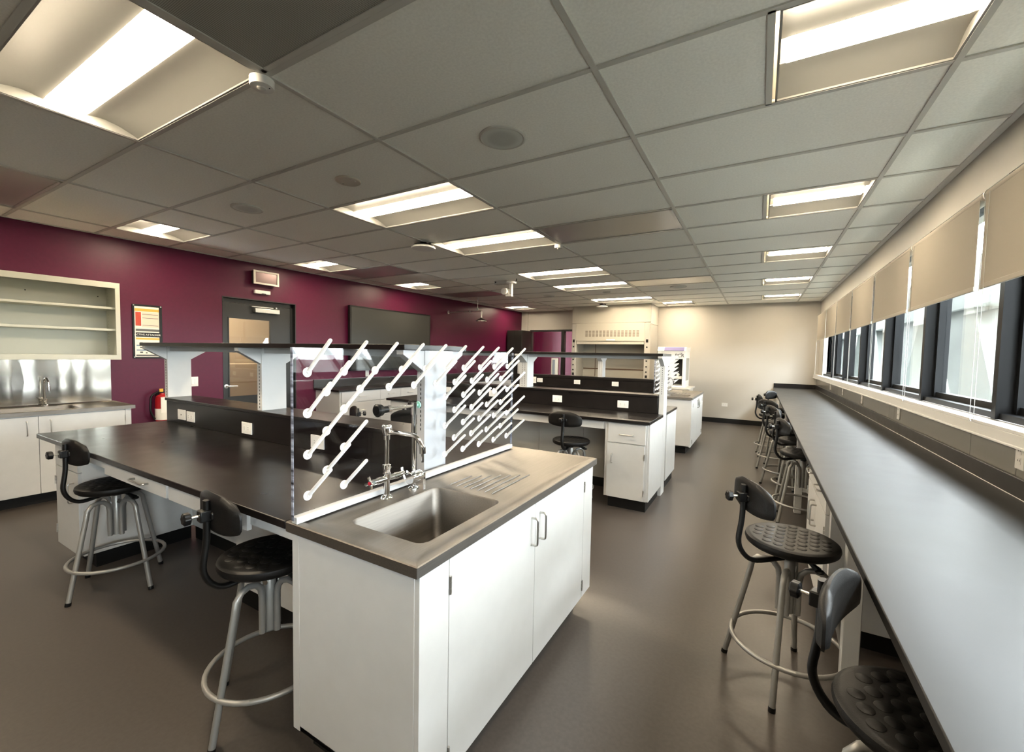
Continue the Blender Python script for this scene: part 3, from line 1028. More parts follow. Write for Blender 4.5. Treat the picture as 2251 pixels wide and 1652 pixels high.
def sink_station(ox, oy, tag_, scale_y=1.0, full=True):
    """sink cabinet + steel top + peg board + taps. local origin: steel top near aisle corner region of island A"""
    dy = oy
    dx = ox
    X0, X1 = -1.335 + dx, -.757 + dx
    Y0, Y1 = .832 + dy, 2.275 + dy
    # cabinet
    o = thing('sink_cabinet', 'white two-door sink cabinet at the aisle end of the %s island' % tag_, 'cabinet', ((X0 + X1) / 2, (Y0 + Y1) / 2, 0))
    cx0, cx1, cy0, cy1 = X0 + .005, X1 - .012, Y0 + .022, Y1 - .03
    cz1 = CT - .034
    car = MB()
    car.box(cx0, cx0 + .018, cy0, cy1, .10, cz1)
    car.box(cx0, cx1 - .018, cy0, cy0 + .018, .10, cz1)
    car.box(cx0, cx1 - .018, cy1 - .018, cy1, .10, cz1)
    car.box(cx0, cx1 - .018, cy0, cy1, .10, .118)
    build('carcass', car, M['white'], o, bevel=.0015)
    st = MB(); st.box(cx0 + .001, cx0 + .035, cy0 - .0015, cy0 + .001, .10, cz1)
    build('edge_strip', st, M['white'], o)
    build('toe_kick', MB().box(cx0 + .02, cx1 - .07, cy0 + .06, cy1 - .06, 0, .10), M['kick'], o)
    fx = cx1
    ya, yb, yc = cy0, cy0 + .13, cy1 - .13
    ymid = (yb + yc) / 2
    door_front(o, 'filler', 'x', fx, ya, yb, .10, cz1)
    door_front(o, 'door', 'x', fx, yb, ymid, .10, cz1, handle=(ymid - .035, .62, ymid - .035, .73), hinge=(yb + .002, (.17, .70)))
    door_front(o, 'door', 'x', fx, ymid, yc, .10, cz1, handle=(ymid + .04, .62, ymid + .04, .73), hinge=(yc - .002, (.17, .70)))
    door_front(o, 'filler', 'x', fx, yc, cy1, .10, cz1)
    # steel top
    t = thing('steel_sink_top', 'stainless steel drainboard top with a deep sink bowl on the %s island' % tag_, 'sink', ((X0 + X1) / 2, (Y0 + Y1) / 2, CT - .034))
    bx0, bx1, by0, by1 = -1.172 + dx, -.850 + dx, .955 + dy, 1.405 + dy
    s = 5
    L = [rrect(X0, X1, Y0, Y1, .003, CT - .033, s), rrect(X0, X1, Y0, Y1, .003, CT - .003, s), rrect(X0 + .003, X1 - .003, Y0 + .003, Y1 - .003, .003, CT, s),
         rrect(X0 + .028, X1 - .028, Y0 + .028, Y1 - .028, .006, CT, s), rrect(X0 + .036, X1 - .036, Y0 + .036, Y1 - .036, .010, CT - .006, s)]
    zt = CT - .006
    L2 = [rrect(bx0 - .02, bx1 + .02, by0 - .02, by1 + .02, .045, zt, s), rrect(bx0 - .004, bx1 + .004, by0 - .004, by1 + .004, .036, zt - .001, s),
          rrect(bx0, bx1, by0, by1, .034, zt - .006, s), rrect(bx0 + .008, bx1 - .008, by0 + .008, by1 - .008, .034, zt - .17, s),
          rrect(bx0 + .022, bx1 - .022, by0 + .022, by1 - .022, .034, zt - .20, s), rrect(bx0 + .05, bx1 - .05, by0 + .05, by1 - .05, .03, zt - .208, s),
          rrect(bx0 + .12, bx1 - .12, by0 + .18, by1 - .18, .02, zt - .212, s)]
    top = MB()
    top.rings(L + L2, cap0=False, cap1=True)
    # underside skirt (closes the rim)
    tp = build('deck', top, M['steel'], t, smooth=40)
    gr = MB()
    for i in range(7):
        gx = bx0 + .03 + i * .036
        y1_ = by1 + .05
        y2_ = by1 + .22 + .028 * i
        gr.tube([(gx, y1_, zt - .001), (gx, y1_ + .01, zt + .0018), (gx, y2_ - .01, zt + .0018), (gx, y2_, zt - .001)], [.0015, .0035, .0035, .0015], 8)
    build('drain_ridges', gr, M['steel'], t)
    build('bowl_drain', MB().lathe([(.045, 0), (.045, .003), (.03, .003), (.025, -.002), (.003, -.002)], ((bx0 + bx1) / 2, (by0 + by1) / 2, zt - .2115), 'z', 20), M['chrome'], t)
    # peg board
    pb = thing('peg_drying_board', 'clear acrylic drying board with slanted white pegs behind the %s island sink' % tag_, 'drying rack', (-1.29 + dx, 1.52 + dy, CT))
    q0, q1 = .829 + dy, 2.235 + dy
    xb = -1.283 + dx
    build('clear_panel', MB().box(xb - .012, xb, q0 + .001, q1, CT + .012, 1.397), M['acrylic'], pb, smooth=0)
    build('panel_edge', MB().box(xb - .012, xb, q0 - .0012, q0, CT + .012, 1.397).box(xb - .012, xb, q1, q1 + .001, CT + .012, 1.397), M['acredge'], pb, smooth=0, label='grey-blue sawn edge of the clear panel')
    build('base_curb', MB().box(xb - .022, xb + .006, q0 + .006, q1 - .002, CT, CT + .022), M['white'], pb, bevel=.002)
    rows = [(1.316, 0, range(10)), (1.248, 1, range(9)), (1.181, 0, (0, 1, 5, 6, 7, 8, 9)), (1.112, 1, (0, 5, 6, 7, 8)), (1.043, 0, (0, 1, 5, 6, 7, 8, 9)), (.975, 1, (0, 5, 6, 7, 8)), (.906, 0, (0, 1, 5, 6, 7, 8, 9))]
    proto = None
    for z, st_, ks in rows:
        for k in ks:
            yy = .877 + .1427 * k + (.0713 if st_ else 0) + dy
            if proto is None:
                pm = MB()
                pm.lathe([(.0155, 0), (.0165, .003), (.013, .007), (.007, .009)], (xb, yy, z), 'x', 14)
                pm.sphere((xb + .010, yy, z + .002), .0085, 10)
                pm.tube([(xb + .008, yy, z + .002), (xb + .118, yy, z + .104), (xb + .121, yy, z + .1065), (xb + .1225, yy, z + .1078)], [.0070, .0062, .0048, .0018], 10)
                proto = build('peg', pm, M['peg'], pb)
                py, pz = yy, z
            else:
                c_ = proto.copy()
                C.objects.link(c_)
                c_.parent = pb
                c_.location = (0, yy - py, z - pz)
    # tap
    tx, ty = -1.237 + dx, 1.183 + dy
    f_ = thing('mixer_tap', 'tall chrome laboratory tap with swivel spout on the %s sink' % tag_, 'faucet', (tx, ty, zt))
    b_ = MB()
    b_.lathe([(.0, 0), (.022, 0), (.024, .004), (.020, .012), (.012, .018), (.012, .075), (.017, .08), (.017, .10), (.013, .105), (.013, .118), (.016, .12), (.016, .135), (.0085, .138), (.0085, .232), (.012, .233), (.012, .250), (.015, .252), (.019, .275), (.019, .285), (.015, .292), (.003, .293)], (tx, ty, zt), 'z', 20)
    build('column', b_, M['chrome'], f_)
    b_ = MB()
    zc = .898
    b_.cyl((tx + .003, ty - .075, zc), (tx + .003, ty + .075, zc), .0115, 14)
    b_.cyl((tx + .003, ty - .055, zc), (tx + .003, ty - .035, zc), .014, 14)
    b_.cyl((tx + .003, ty + .055, zc), (tx + .003, ty + .035, zc), .014, 14)
    build('valve_body', b_, M['chrome'], f_)
    for sg in (-1, 1):
        hb = MB()
        yy = ty + sg * .082
        hb.cyl((tx + .003, yy - .006, zc), (tx + .003, yy + .006, zc), .010, 12)
        for a in (20, 110, 200, 290):
            hb.tube([(tx + .003, yy, zc), (tx + .003 + .024 * math.cos(R_(a)), yy + sg * .004, zc + .024 * math.sin(R_(a)))], [.005, .0065], 8)
        h_ = build('cross_handle', hb, M['chrome'], f_)
        build('index_cap', MB().lathe([(.007, 0), (.006, .002 * sg), (.001, .0025 * sg)], (tx + .003, yy + sg * .0065, zc), 'y', 12), M['redhot'] if sg < 0 else M['blue'], h_)
    b_ = MB()
    b_.tube(smoothpath([(tx, ty, 1.078), (tx + .055, ty + .012, 1.078), (tx + .128, ty + .028, 1.073), (tx + .152, ty + .033, 1.03)], [.01, .05]), .0088, 12)
    b_.cyl((tx + .152, ty + .033, 1.033), (tx + .153, ty + .033, 1.008), .012, 12)
    b_.cyl((tx + .153, ty + .033, 1.008), (tx + .153, ty + .033, .975), .005, 10)
    build('spout', b_, M['chrome'], f_)
    # drench hose / eyewash
    ex_, eyy = -1.238 + dx, 1.333 + dy
    e_ = thing('eyewash_unit', 'chrome swing-down eyewash with black spray head beside the %s sink tap' % tag_, 'eyewash', (ex_, eyy, zt))
    b_ = MB()
    b_.cyl((ex_, eyy, zt), (ex_, eyy, 1.165), .010, 14)
    b_.lathe([(.0001, 0), (.022, 0), (.022, .006), (.012, .012)], (ex_, eyy, zt), 'z', 16)
    b_.cyl((ex_, eyy, 1.13), (ex_, eyy, 1.18), .013, 14)
    build('riser', b_, M['chrome'], e_)
    b_ = MB()
    b_.tube([(ex_, eyy, 1.166), (ex_, eyy - .135, 1.166)], .0065, 12)
    b_.cyl((ex_ + .0, eyy - .13, 1.166), (ex_ + .0, eyy - .15, 1.166), .013, 14)
    build('arm', b_, M['chrome'], e_)
    b_ = MB(); b_.lathe([(.013, 0), (.013, .028), (.022, .032), (.025, .05), (.018, .056), (.003, .057)], (ex_, eyy - .148, 1.166), 'y', 18)
    b_.v = [Vector((v_.x, 2 * (eyy - .148) - v_.y, v_.z)) for v_ in b_.v]
    build('spray_head', b_, M['black'], e_)
    b_ = MB(); b_.cyl((ex_, eyy, 1.168), (ex_, eyy + .024, 1.168), .005, 10)
    b_.lathe([(.014, 0), (.015, .004), (.012, .008), (.002, .009)], (ex_, eyy + .022, 1.168), 'y', 18)
    build('push_button', b_, M['mint'], e_)
    b_ = MB()
    b_.lathe([(.003, 0), (.023, 0), (.026, .003), (.026, .058), (.023, .064), (.003, .065)], (-1.200 + dx, 1.268 + dy, .880), 'y', 26)
    b_.box(-1.214 + dx, -1.186 + dx, 1.334 + dy, 1.350 + dy, zt, .892)
    build('valve_drum', b_, M['chrome'], e_, bevel=.001)
    return o


sink_station(0, 0, 'front')

# ================================================================== ISLAND B (middle)
BX0, BX1 = -3.98, -.80
B_Y0, B_Y1 = 3.79, 5.22
BS0, BS1 = 4.40, 4.58
worktop('worktop', 'black worktop of the middle island with one stool and no sink', MB().box(BX0, BX1, B_Y0, BS0 - .002, CT - CTH, CT).box(BX0, BX1, BS1 + .002, B_Y1, CT - CTH, CT).box(BX0, BX1 - .055, BS0 - .002, BS1 + .002, CT - CTH, CT))
worktop('service_ledge', 'raised black service ledge along the middle island', MB().box(BX0 + .04, BX1 - .055, BS0, BS1, CT, .985).box(BX0 + .03, BX1 - .055, BS0 - .01, BS1 + .01, .985, 1.008), cat='ledge')
shelf_rack('black reagent shelf on white uprights above the middle island', BX0 - .03, BX1 + .0, 4.265, 4.715, [(-3.99, -3.93, 1.008), (-2.44, -2.34, 1.008), (-.85, -.802, .0)], 1.008)
outlet(FY, (-BS0, -1.945, .902), 'double outlet plate behind the lone stool on the middle island ledge', 'outlets on the middle island ledge', wide=True)
outlet(FY, (-BS0, -1.205, .895), 'double outlet plate nearest the aisle end of the middle island ledge', 'outlets on the middle island ledge', wide=True)
outlet(FY, (-BS0, -2.80, .908), 'double outlet plate on the middle ledge seen through the pegs', 'outlets on the middle island ledge', wide=True)
outlet(FY, (-BS0, -3.50, .912), 'double outlet plate on the middle ledge beside the front island end upright', 'outlets on the middle island ledge', wide=True)
o = thing('base_cabinet', 'white pedestal cabinet with one drawer and one door at the middle island aisle end', 'cabinet', (-1.0, 4.1, 0))
build('carcass', MB().box(-1.205, BX1 - .02, 3.832, 4.39, .10, CT - CTH), M['white'], o, bevel=.0015)
build('toe_kick', MB().box(-1.17, BX1 - .03, 3.86, 4.39, 0, .10), M['kick'], o)
door_front(o, 'drawer', 'y', 3.815, -1.175, -.835, .608, .785, handle=(-1.065, .688, -.945, .688))
door_front(o, 'door', 'y', 3.815, -1.18, -.842, .104, .602, handle=(-1.13, .42, -1.13, .505), hinge=(-.842, (.18, .50)))
build('end_panel', MB().box(-.855, -.803, 3.84, 4.44, .10, CT - CTH - .002), M['white'], o, bevel=.002)
o = thing('apron_drawer_unit', 'slim white drawer rail under the middle island worktop above the stool', 'drawer unit', (-2.3, 3.87, .70))
build('rail', MB().box(-3.5, -1.21, 3.845, 3.865, .715, CT - CTH), M['white'], o)
build('box_body', MB().box(-2.9, -2.2, 3.87, 4.30, .715, CT - CTH - .001), M['white'], o)
door_front(o, 'drawer', 'y', 3.828, -2.9, -2.2, .715, .79, handle=(-2.62, .755, -2.47, .755))
door_front(o, 'filler_panel', 'y', 3.828, -2.19, -1.22, .715, .79)
o = single('modesty_panel', MB().box(-3.5, -2.15, 4.375, 4.385, .10, CT - CTH - .001).box(-2.147, -1.62, 4.375, 4.385, .10, CT - CTH - .001).box(-1.617, -1.21, 4.375, 4.385, .30, CT - CTH - .001).box(-1.617, -1.21, 4.375, 4.385, .10, .297), M['whited'], 'white jointed back panel in the kneespace behind the lone stool', 'panel', smooth=0)
single('recessed_plinth', MB().box(-3.5, -1.21, 4.39, 4.45, 0, .098), M['kick'], 'black recessed plinth under the middle island kneespace', 'plinth', smooth=0)
o = thing('base_cabinet', 'white pedestal cabinet under the left end of the middle island', 'cabinet', (-3.7, 4.1, 0))
build('carcass', MB().box(-3.93, -3.51, 3.83, 4.385, .10, CT - CTH), M['white'], o, bevel=.0015)
build('toe_kick', MB().box(-3.90, -3.53, 3.9, 4.385, 0, .10), M['kick'], o)
door_front(o, 'drawer', 'y', 3.812, -3.93, -3.51, .62, .785, handle=(-3.80, .705, -3.68, .705))
door_front(o, 'door', 'y', 3.812, -3.93, -3.51, .105, .617, handle=(-3.60, .43, -3.60, .55))
o = thing('base_cabinet', 'white cabinet side at the far aisle corner of the middle island', 'cabinet', (-1.0, 4.9, 0))
build('carcass', MB().box(-1.6, -.856, 4.63, 5.19, .10, CT - CTH - .002), M['white'], o, bevel=.002)
build('end_panel', MB().box(-.855, -.803, 4.63, 5.19, .10, CT - CTH - .002), M['white'], o, bevel=.002)
build('toe_kick', MB().box(-1.56, -.825, 4.64, 5.17, 0, .098), M['kick'], o)

# ================================================================== ISLAND C (back)
CX0, CX1 = -3.98, -1.378
CYO = 5.68
CS0, CS1 = 7.08, 7.26
worktop('worktop', 'black worktop of the back island, farthest of the three', MB().box(CX0, CX1, CYO + .832, CYO + 2.275, CT - CTH, CT))
worktop('service_ledge', 'raised black service ledge along the back island', MB().box(CX0 + .04, CX1, CS0, CS1, CT, .985).box(CX0 + .03, CX1, CS0 - .01, CS1 + .01, .985, 1.03), cat='ledge')
shelf_rack('black reagent shelf on white uprights above the back island, mostly hidden', CX0, CX1, CS0 - .14, CS1 + .13, [(-3.97, -3.92, 1.03), (-2.39, -2.31, 1.03), (-1.44, -1.385, CT)], 1.03)
outlet(FY, (-CS0, -3.60, .925), 'single-port outlet plate, leftmost on the back island ledge', 'outlets on the back island ledge', net=True)
outlet(FY, (-CS0, -3.49, .925), 'double outlet plate second from left on the back island ledge', 'outlets on the back island ledge', wide=True)
outlet(FY, (-CS0, -2.76, .925), 'double outlet plate in the middle of the back island ledge', 'outlets on the back island ledge', wide=True)
outlet(FY, (-CS0, -2.08, .925), 'rightmost double outlet plate on the back island ledge', 'outlets on the back island ledge', wide=True)
single('base_cabinet', MB().box(-3.93, -1.42, CYO + .88, CYO + 2.22, .0, CT - CTH), M['white'], 'long white cabinet run under the back island worktop', 'cabinet', bevel=.002)
sink_station(-.040, CYO, 'back')
o = thing('towel_holder', 'white square plastic holder stuck on the back island sink cabinet door', 'holder', (-.79, 7.35, .6))
b = MB(); b.box(-.808, -.775, 7.28, 7.42, .64, .76)
build('holder_body', b, M['plastic'], o, bevel=.01)
build('holder_slot', MB().box(-.775, -.773, 7.31, 7.39, .67, .73), M['whited'], o)


# ================================================================== STOOLS
def make_stool():
    o = thing('lab_stool', 'stool', 'stool', (0, 0, 0))
    # fixed base
    base = MB(); base.lathe([(.003, .30), (.0215, .30), (.0215, .525), (.018, .53), (.003, .53)], (0, 0, 0), 'z', 20)
    build('column', base, M['leg'], o)
    build('label_disc', MB().lathe([(.014, 0), (.013, .001), (.001, .0012)], (.0215, 0, .495), 'x', 14), M['nickel'], o)
    for k in range(4):
        lg = MB()
        a = R_(90 * k)
        ca, sa = math.cos(a), math.sin(a)
        pts = [(.242, .006), (.150, .435), (.143, .478), (.122, .502), (.092, .510), (.062, .502), (.042, .478), (.036, .445), (.0355, .30)]
        lg.tube([(r * ca, r * sa, z) for r, z in pts], .0118, 12)
        l = build('leg', lg, M['leg'], o, smooth=60)
        ft = MB(); ft.cyl((.243 * ca, .243 * sa, 0), (.240 * ca, .240 * sa, .018), .0135, 12)
        build('foot_cap', ft, M['black'], l)
    rg = MB()
    rg.tube([(.213 * math.cos(2 * PI * i / 40), .213 * math.sin(2 * PI * i / 40), .168) for i in range(40)], .0095, 10, closed=True)
    build('foot_ring', rg, M['leg'], o, smooth=60)
    # swivelling upper part (built facing +x: backrest at +x)
    st = MB()
    prof = [(.003, .560), (.10, .560), (.160, .566), (.171, .575), (.175, .588), (.172, .600), (.165, .605), (.155, .6055), (.003, .606)]
    st.lathe(prof, (0, 0, 0), 'z', 48)
    for j in range(-4, 5):
        for i in range(-4, 5):
            x, y = i * .049 + (.0245 if j % 2 else 0), j * .0380
            if math.hypot(x, y) < .140:
                st.lathe([(.0178, -.001), (.0178, .0007), (.0162, .0015), (.001, .0019)], (x, y, .6058), 'z', 16)
    build('seat', st, M['rubber'], o, smooth=40)
    sp = MB(); sp.cyl((0, 0, .44), (0, 0, .562), .013, 12)
    sp.lathe([(.018, 0), (.022, .004), (.022, .012), (.014, .016)], (0, 0, .525), 'z', 16)
    build('gas_stem', sp, M['black'], o)
    pl = MB(); pl.box(-.07, .10, -.035, .035, .548, .560)
    build('seat_plate', pl, M['blacksteel'], o, bevel=.003)
    lv = MB(); lv.tube([(-.01, .03, .552), (-.028, .085, .538), (-.040, .122, .522)], [.006, .008, .014], 8)
    lv.sphere((-.041, .126, .520), .018, 10, .5)
    build('lever', lv, M['blacksteel'], o)
    bar = MB()
    path = smoothpath([(.03, 0, .549), (.170, 0, .526), (.226, 0, .60), (.208, 0, .72), (.208, 0, .862)], [.06, .05, .04], 5)
    loops = []
    pv_ = [Vector(p) for p in path]
    for i, p in enumerate(pv_):
        tdir = (pv_[min(i + 1, len(pv_) - 1)] - pv_[max(i - 1, 0)]).normalized()
        n_ = Vector((0, 1, 0)).cross(tdir).normalized()
        l = []
        for q in range(10):
            a = 2 * PI * q / 10
            l.append(p + Vector((0, 1, 0)) * (.0150 * math.cos(a)) + n_ * (.0105 * math.sin(a)))
        loops.append(l)
    bar.rings(loops)
    build('back_bar', bar, M['blacksteel'], o, smooth=60)
    # curved back pad
    bk = MB()
    W2, z0, z1, th = .163, .746, .884, .028
    nu, nv = 16, 8
    front, back = [], []
    def padpt(u, v, off):
        # rounded outline
        hw = W2
        zz = z0 + (z1 - z0) * v
        e = abs(2 * v - 1)
        hwv = hw * (1 - (.30 * e ** 2.6 if v > .5 else .07 * e ** 5))
        y = u * hwv
        droop = .018 * (abs(u) ** 3) * (1 if v > .5 else -1) * (-e)
        x = .186 - .42 * (abs(y) ** 1.9) * 1.7 + off
        return Vector((x, y, zz + droop))
    vs, fs = [], []
    for side, off in ((0, -th * .5), (1, th * .5)):
        for j in range(nv + 1):
            for i in range(nu + 1):
                u = -1 + 2 * i / nu
                v = j / nv
                edge = max(abs(u), abs(2 * v - 1))
                k = 1 - max(0, (edge - .8) / .2) ** 2 * .75
                vs.append(padpt(u, v, off * k))
    n1 = (nv + 1) * (nu + 1)
    for j in range(nv):
        for i in range(nu):
            a = j * (nu + 1) + i
            fs.append((a, a + 1, a + nu + 2, a + nu + 1))
            fs.append((n1 + a, n1 + a + nu + 1, n1 + a + nu + 2, n1 + a + 1))
    ring_ = [i for i in range(nu + 1)] + [j * (nu + 1) + nu for j in range(1, nv + 1)] + [nv * (nu + 1) + i for i in range(nu - 1, -1, -1)] + [j * (nu + 1) for j in range(nv - 1, 0, -1)]
    for a, b_ in zip(ring_, ring_[1:] + ring_[:1]):
        fs.append((a, n1 + a, n1 + b_, b_))
    bk.add(vs, fs)
    pad = build('backrest', bk, M['rubber'], o, smooth=50)
    br = MB()
    br.box(.192, .232, -.018, .018, .790, .830)
    br.box(.182, .204, -.034, .034, .798, .822)
    br.cyl((.184, 0, .812), (.196, 0, .812), .034, 16)
    bkt = build('clamp', br, M['blacksteel'], o, bevel=.004)
    kn = MB()
    kn.cyl((.230, 0, .812), (.257, 0, .812), .0045, 8)
    build('screw', kn, M['nickel'], bkt)
    kn = MB()
    lp = []
    for x_, rr in ((.254, .014), (.258, .0205), (.274, .0205), (.278, .015)):
        lp.append([(x_, (rr + .0016 * math.cos(6 * 2 * PI * q / 36)) * math.cos(2 * PI * q / 36), .812 + (rr + .0016 * math.cos(6 * 2 * PI * q / 36)) * math.sin(2 * PI * q / 36)) for q in range(36)])
    kn.rings(lp)
    build('knob', kn, M['black'], bkt)
    return o


UPPER = ('seat', 'gas_stem', 'seat_plate', 'lever', 'back_bar', 'backrest', 'clamp')
stool0 = make_stool()
STOOLS = [
    (-3.21, .978, 17, 272, 0, 'black-seated stool at the left end of the front island, backrest toward the viewer'),
    (-1.62, .945, -78, 264, 0, 'black-seated stool tucked beside the front sink cabinet, legs cut by the cabinet edge'),
    (.150, 2.164, -12, 207, -.012, 'stool with a clearly visible round studded seat by the window bench'),
    (.358, 1.245, 10, 160, -.030, 'closest stool at the bottom right, partly under the window bench edge'),
    (-1.50, 3.735, 52, 270, 0, 'lone stool in front of the middle island'),
    (.36, 4.38, 45, 196, 0, 'stool next beyond the studded-seat stool, against the white bench leg'),
    (.37, 5.05, 40, 176, 0, 'stool tucked under the bench just past the white bench leg, mostly hidden'),
    (.30, 5.55, 15, 200, 0, 'stool in the middle of the far cluster by the window bench'),
    (.235, 6.35, 30, 222, 0, 'stool in the far cluster with its backrest turned to the aisle, second from the end'),
    (.20, 7.15, 50, 188, 0, 'stool in the far cluster with its knob sticking out farthest left'),
    (.33, 7.95, 20, 150, 0, 'rearmost stool by the window bench nearest the back wall'),
    (-3.30, 2.52, 10, 60, 0, 'stool on the far side of the front island, left one seen through the peg board'),
    (-2.62, 2.60, 30, 100, 0, 'stool on the far side of the front island, lower one behind the tap spout'),
    (-3.05, 3.50, 30, 240, 0, 'stool in front of the middle island seen through the peg board behind the eyewash'),
]
for i, (x, y, la, ba, dz, lab) in enumerate(STOOLS):
    s = stool0 if i == 0 else dup(stool0)
    s.location = (x, y, 0)
    s.rotation_euler = (0, 0, R_(la))
    s['label'] = lab
    s['group'] = 'lab stools'
    for ch in s.children:
        if ch.name.split('.')[0] in UPPER:
            ch.rotation_euler = (0, 0, R_(ba - la))
            if ch.name.split('.')[0] in ('backrest', 'clamp', 'back_bar'):
                ch.location = (0, 0, dz)
            elif i == 2:
                ch.location = (0, 0, .022)      # this seat is screwed up a little higher

# ================================================================== WINDOW BENCH
WBX = .267
worktop('window_bench_top', 'very long black bench top running under the windows', MB().box(WBX, .978, YF + .02, YB - .008, CT - CTH, CT), M['bench'], cat='worktop')
worktop('backsplash_strip', 'low black upstand along the rear of the window bench', MB().box(.968, .984, YF + .02, YB - .008, CT, .905), cat='upstand')
worktop('end_upstand', 'short black upstand where the window bench meets the back wall', MB().box(WBX + .005, .966, YB - .026, YB - .002, CT, .905), cat='upstand')
single('caulk_line', MB().tube([(.965, YF + .1, CT + .001), (.965, YB - .03, CT + .001)], .0022, 6), M['nickel'], 'thin shiny joint line between the window bench top and its upstand', 'joint')

bench_i = 0
for (y, lab) in ((2.06, 'white steel bench leg beside the closest stool'), (4.60, 'white steel bench leg in the far stool cluster'), (6.70, 'hidden white bench leg behind the far stools')):
    o = thing('bench_leg_frame', lab, 'bench leg', (.34, y, 0), 0, 'white leg frames under the window bench')
    build('post', MB().box(.326, .382, y, y + .05, .0, CT - CTH), M['white'], o, bevel=.003)
    build('top_rail', MB().box(.372, .95, y + .005, y + .045, CT - CTH - .06, CT - CTH - .001), M['white'], o)
    if y == 4.60: build('floor_rail', MB().box(.372, .95, y + .005, y + .045, .20, .26), M['white'], o)
    build('rear_post', MB().box(.90, .95, y, y + .05, 0, CT - CTH - .061), M['white'], o)

o = thing('base_cabinet', 'white drawer and door cabinet under the window bench behind the studded stool', 'cabinet', (.6, 2.9, 0))
build('carcass', MB().box(.335, .95, 2.56, 3.46, .10, CT - CTH - .002), M['white'], o, bevel=.0015)
build('toe_kick', MB().box(.40, .95, 2.60, 3.42, 0, .10), M['kick'], o)
def door_left(o, name, x, y0, y1, z0, z1, handle=None, hinge=None):
    d = build(name, MB().box(x, x + .018, y0 + .0015, y1 - .0015, z0 + .0015, z1 - .0015), M['white'], o, bevel=.0012)
    if handle:
        build('handle', handle_mb((x, handle[0], handle[1]), (x, handle[2], handle[3]), (-.028, 0, 0)), M['nickel'], d)
    if hinge:
        for z in hinge[1]:
            hm = MB()
            for s in (-1, 0, 1):
                hm.cyl((x - .003, hinge[0], z + s * .019 - .0085), (x - .003, hinge[0], z + s * .019 + .0085), .0042, 8)
            build('hinge', hm, M['nickel'], d)
    return d
door_left(o, 'drawer', .317, 2.60, 3.01, .62, .785, handle=(2.74, .70, 2.87, .70))
door_left(o, 'drawer', .317, 3.01, 3.42, .62, .785, handle=(3.15, .70, 3.28, .70))
door_left(o, 'door', .317, 2.60, 3.01, .105, .617, handle=(2.96, .44, 2.96, .56), hinge=(2.603, (.18, .53)))
door_left(o, 'door', .317, 3.01, 3.42, .105, .617, handle=(3.06, .44, 3.06, .56), hinge=(3.417, (.18, .53)))
o = thing('base_cabinet', 'white cabinet under the far half of the window bench, behind the stool cluster', 'cabinet', (.6, 8.8, 0))
build('carcass', MB().box(.335, .95, 8.45, 9.35, .0, CT - CTH - .002), M['white'], o, bevel=.0015)
door_left(o, 'door', .317, 8.45, 8.9, .105, .785, handle=(8.85, .6, 8.85, .7))
door_left(o, 'door', .317, 8.9, 9.35, .105, .785, handle=(8.95, .6, 8.95, .7))

FW_ = Matrix.Rotation(PI, 4, 'Z')   # faces -x
for i, (yy, z, wide, lab) in enumerate(((2.655, .995, False, 'white outlet plate under the sill nearest the right edge'), (4.50, .985, False, 'white outlet plate under the sill, second from the right edge'), (5.92, .985, False, 'white outlet plate under the sill, third from the right edge'), (7.15, .985, False, 'white outlet plate under the sill, fourth along toward the back'), (8.30, .985, False, 'white outlet plate under the sill closest to the back wall'))):
    outlet(FW_, (-.985, -yy, z), lab, 'outlets below the window sill', wide=wide)
outlet(FY, (-YB, -.61, .395), 'white double outlet plate low on the cream back wall', 'outlets on the back wall', wide=True)

# ---- roller shades
SX = .905
jl = ['roller shade cut by the right edge of the picture', 'wide roller shade between the third and second visible joints from the right', 'roller shade third from the right edge', 'roller shade fourth from the right edge', 'roller shade fifth from the right edge', 'small roller shade sixth from the right edge', 'farthest small roller shade beside the back wall']
joints = [-2.60, -1.495, -.39, .715, 1.82, 2.925, 4.04, 5.15, 6.26, 7.37, 8.45, 9.60]
sl_i = 0
nm = {1.82: 'beige roller shade cut off by the right edge of the picture', 2.925: 'beige roller shade fully visible nearest the viewer', 4.04: 'beige roller shade second nearest of the fully visible ones', 5.15: 'beige roller shade in the middle of the window row', 6.26: 'beige roller shade fifth along toward the back wall', 7.37: 'narrow-looking beige roller shade last but one before the back wall group', 8.45: 'farthest beige roller shade touching the back wall corner',
      -2.60: 'beige roller shade at the front of the room behind the viewer', -1.495: 'beige roller shade behind the viewer, second from the front', -.39: 'beige roller shade just behind the viewer', .715: 'beige roller shade beside the viewer outside the frame'}
rproto = None
for a, b_ in zip(joints, joints[1:]):
    o = thing('roller_shade', nm[a], 'roller shade', (SX, a, 1.74), 0, 'beige roller shades')
    build('roller_tube', MB().cyl((SX + .012, a + .012, 2.185), (SX + .012, b_ - .022, 2.185), .026, 16), M['shade'], o)
    fb = MB()
    fb.box(SX - .012, SX - .0105, a + .03, b_ - .035, 1.752, 2.185)
    cl = build('cloth', fb, M['cloth'], o, smooth=0)
    build('hem_bar', MB().box(SX - .0165, SX - .006, a + .03, b_ - .035, 1.738, 1.762), M['shade'], o, bevel=.003)
    bk_ = MB()
    bk_.lathe([(.030, 0), (.030, .010), (.004, .011)], (SX + .012, b_ - .024, 2.185), 'y', 16)
    bk_.box(SX + .0, 1.0, b_ - .022, b_ - .018, 2.165, 2.205)
    build('end_bracket', bk_, M['nickel'], o)
    ch = MB()
    for xo in (-.022, .022):
        ch.tube([(SX - .02, b_ - .075 + xo, 2.18), (SX - .02, b_ - .075 + xo, 1.14)], .0013, 6)
    ch.tube([(SX - .02, b_ - .075 + .022 * math.cos(PI * q / 8), 1.14 - .028 * math.sin(PI * q / 8)) for q in range(9)], .0013, 6)
    build('pull_chain', ch, M['mgrill'], o)

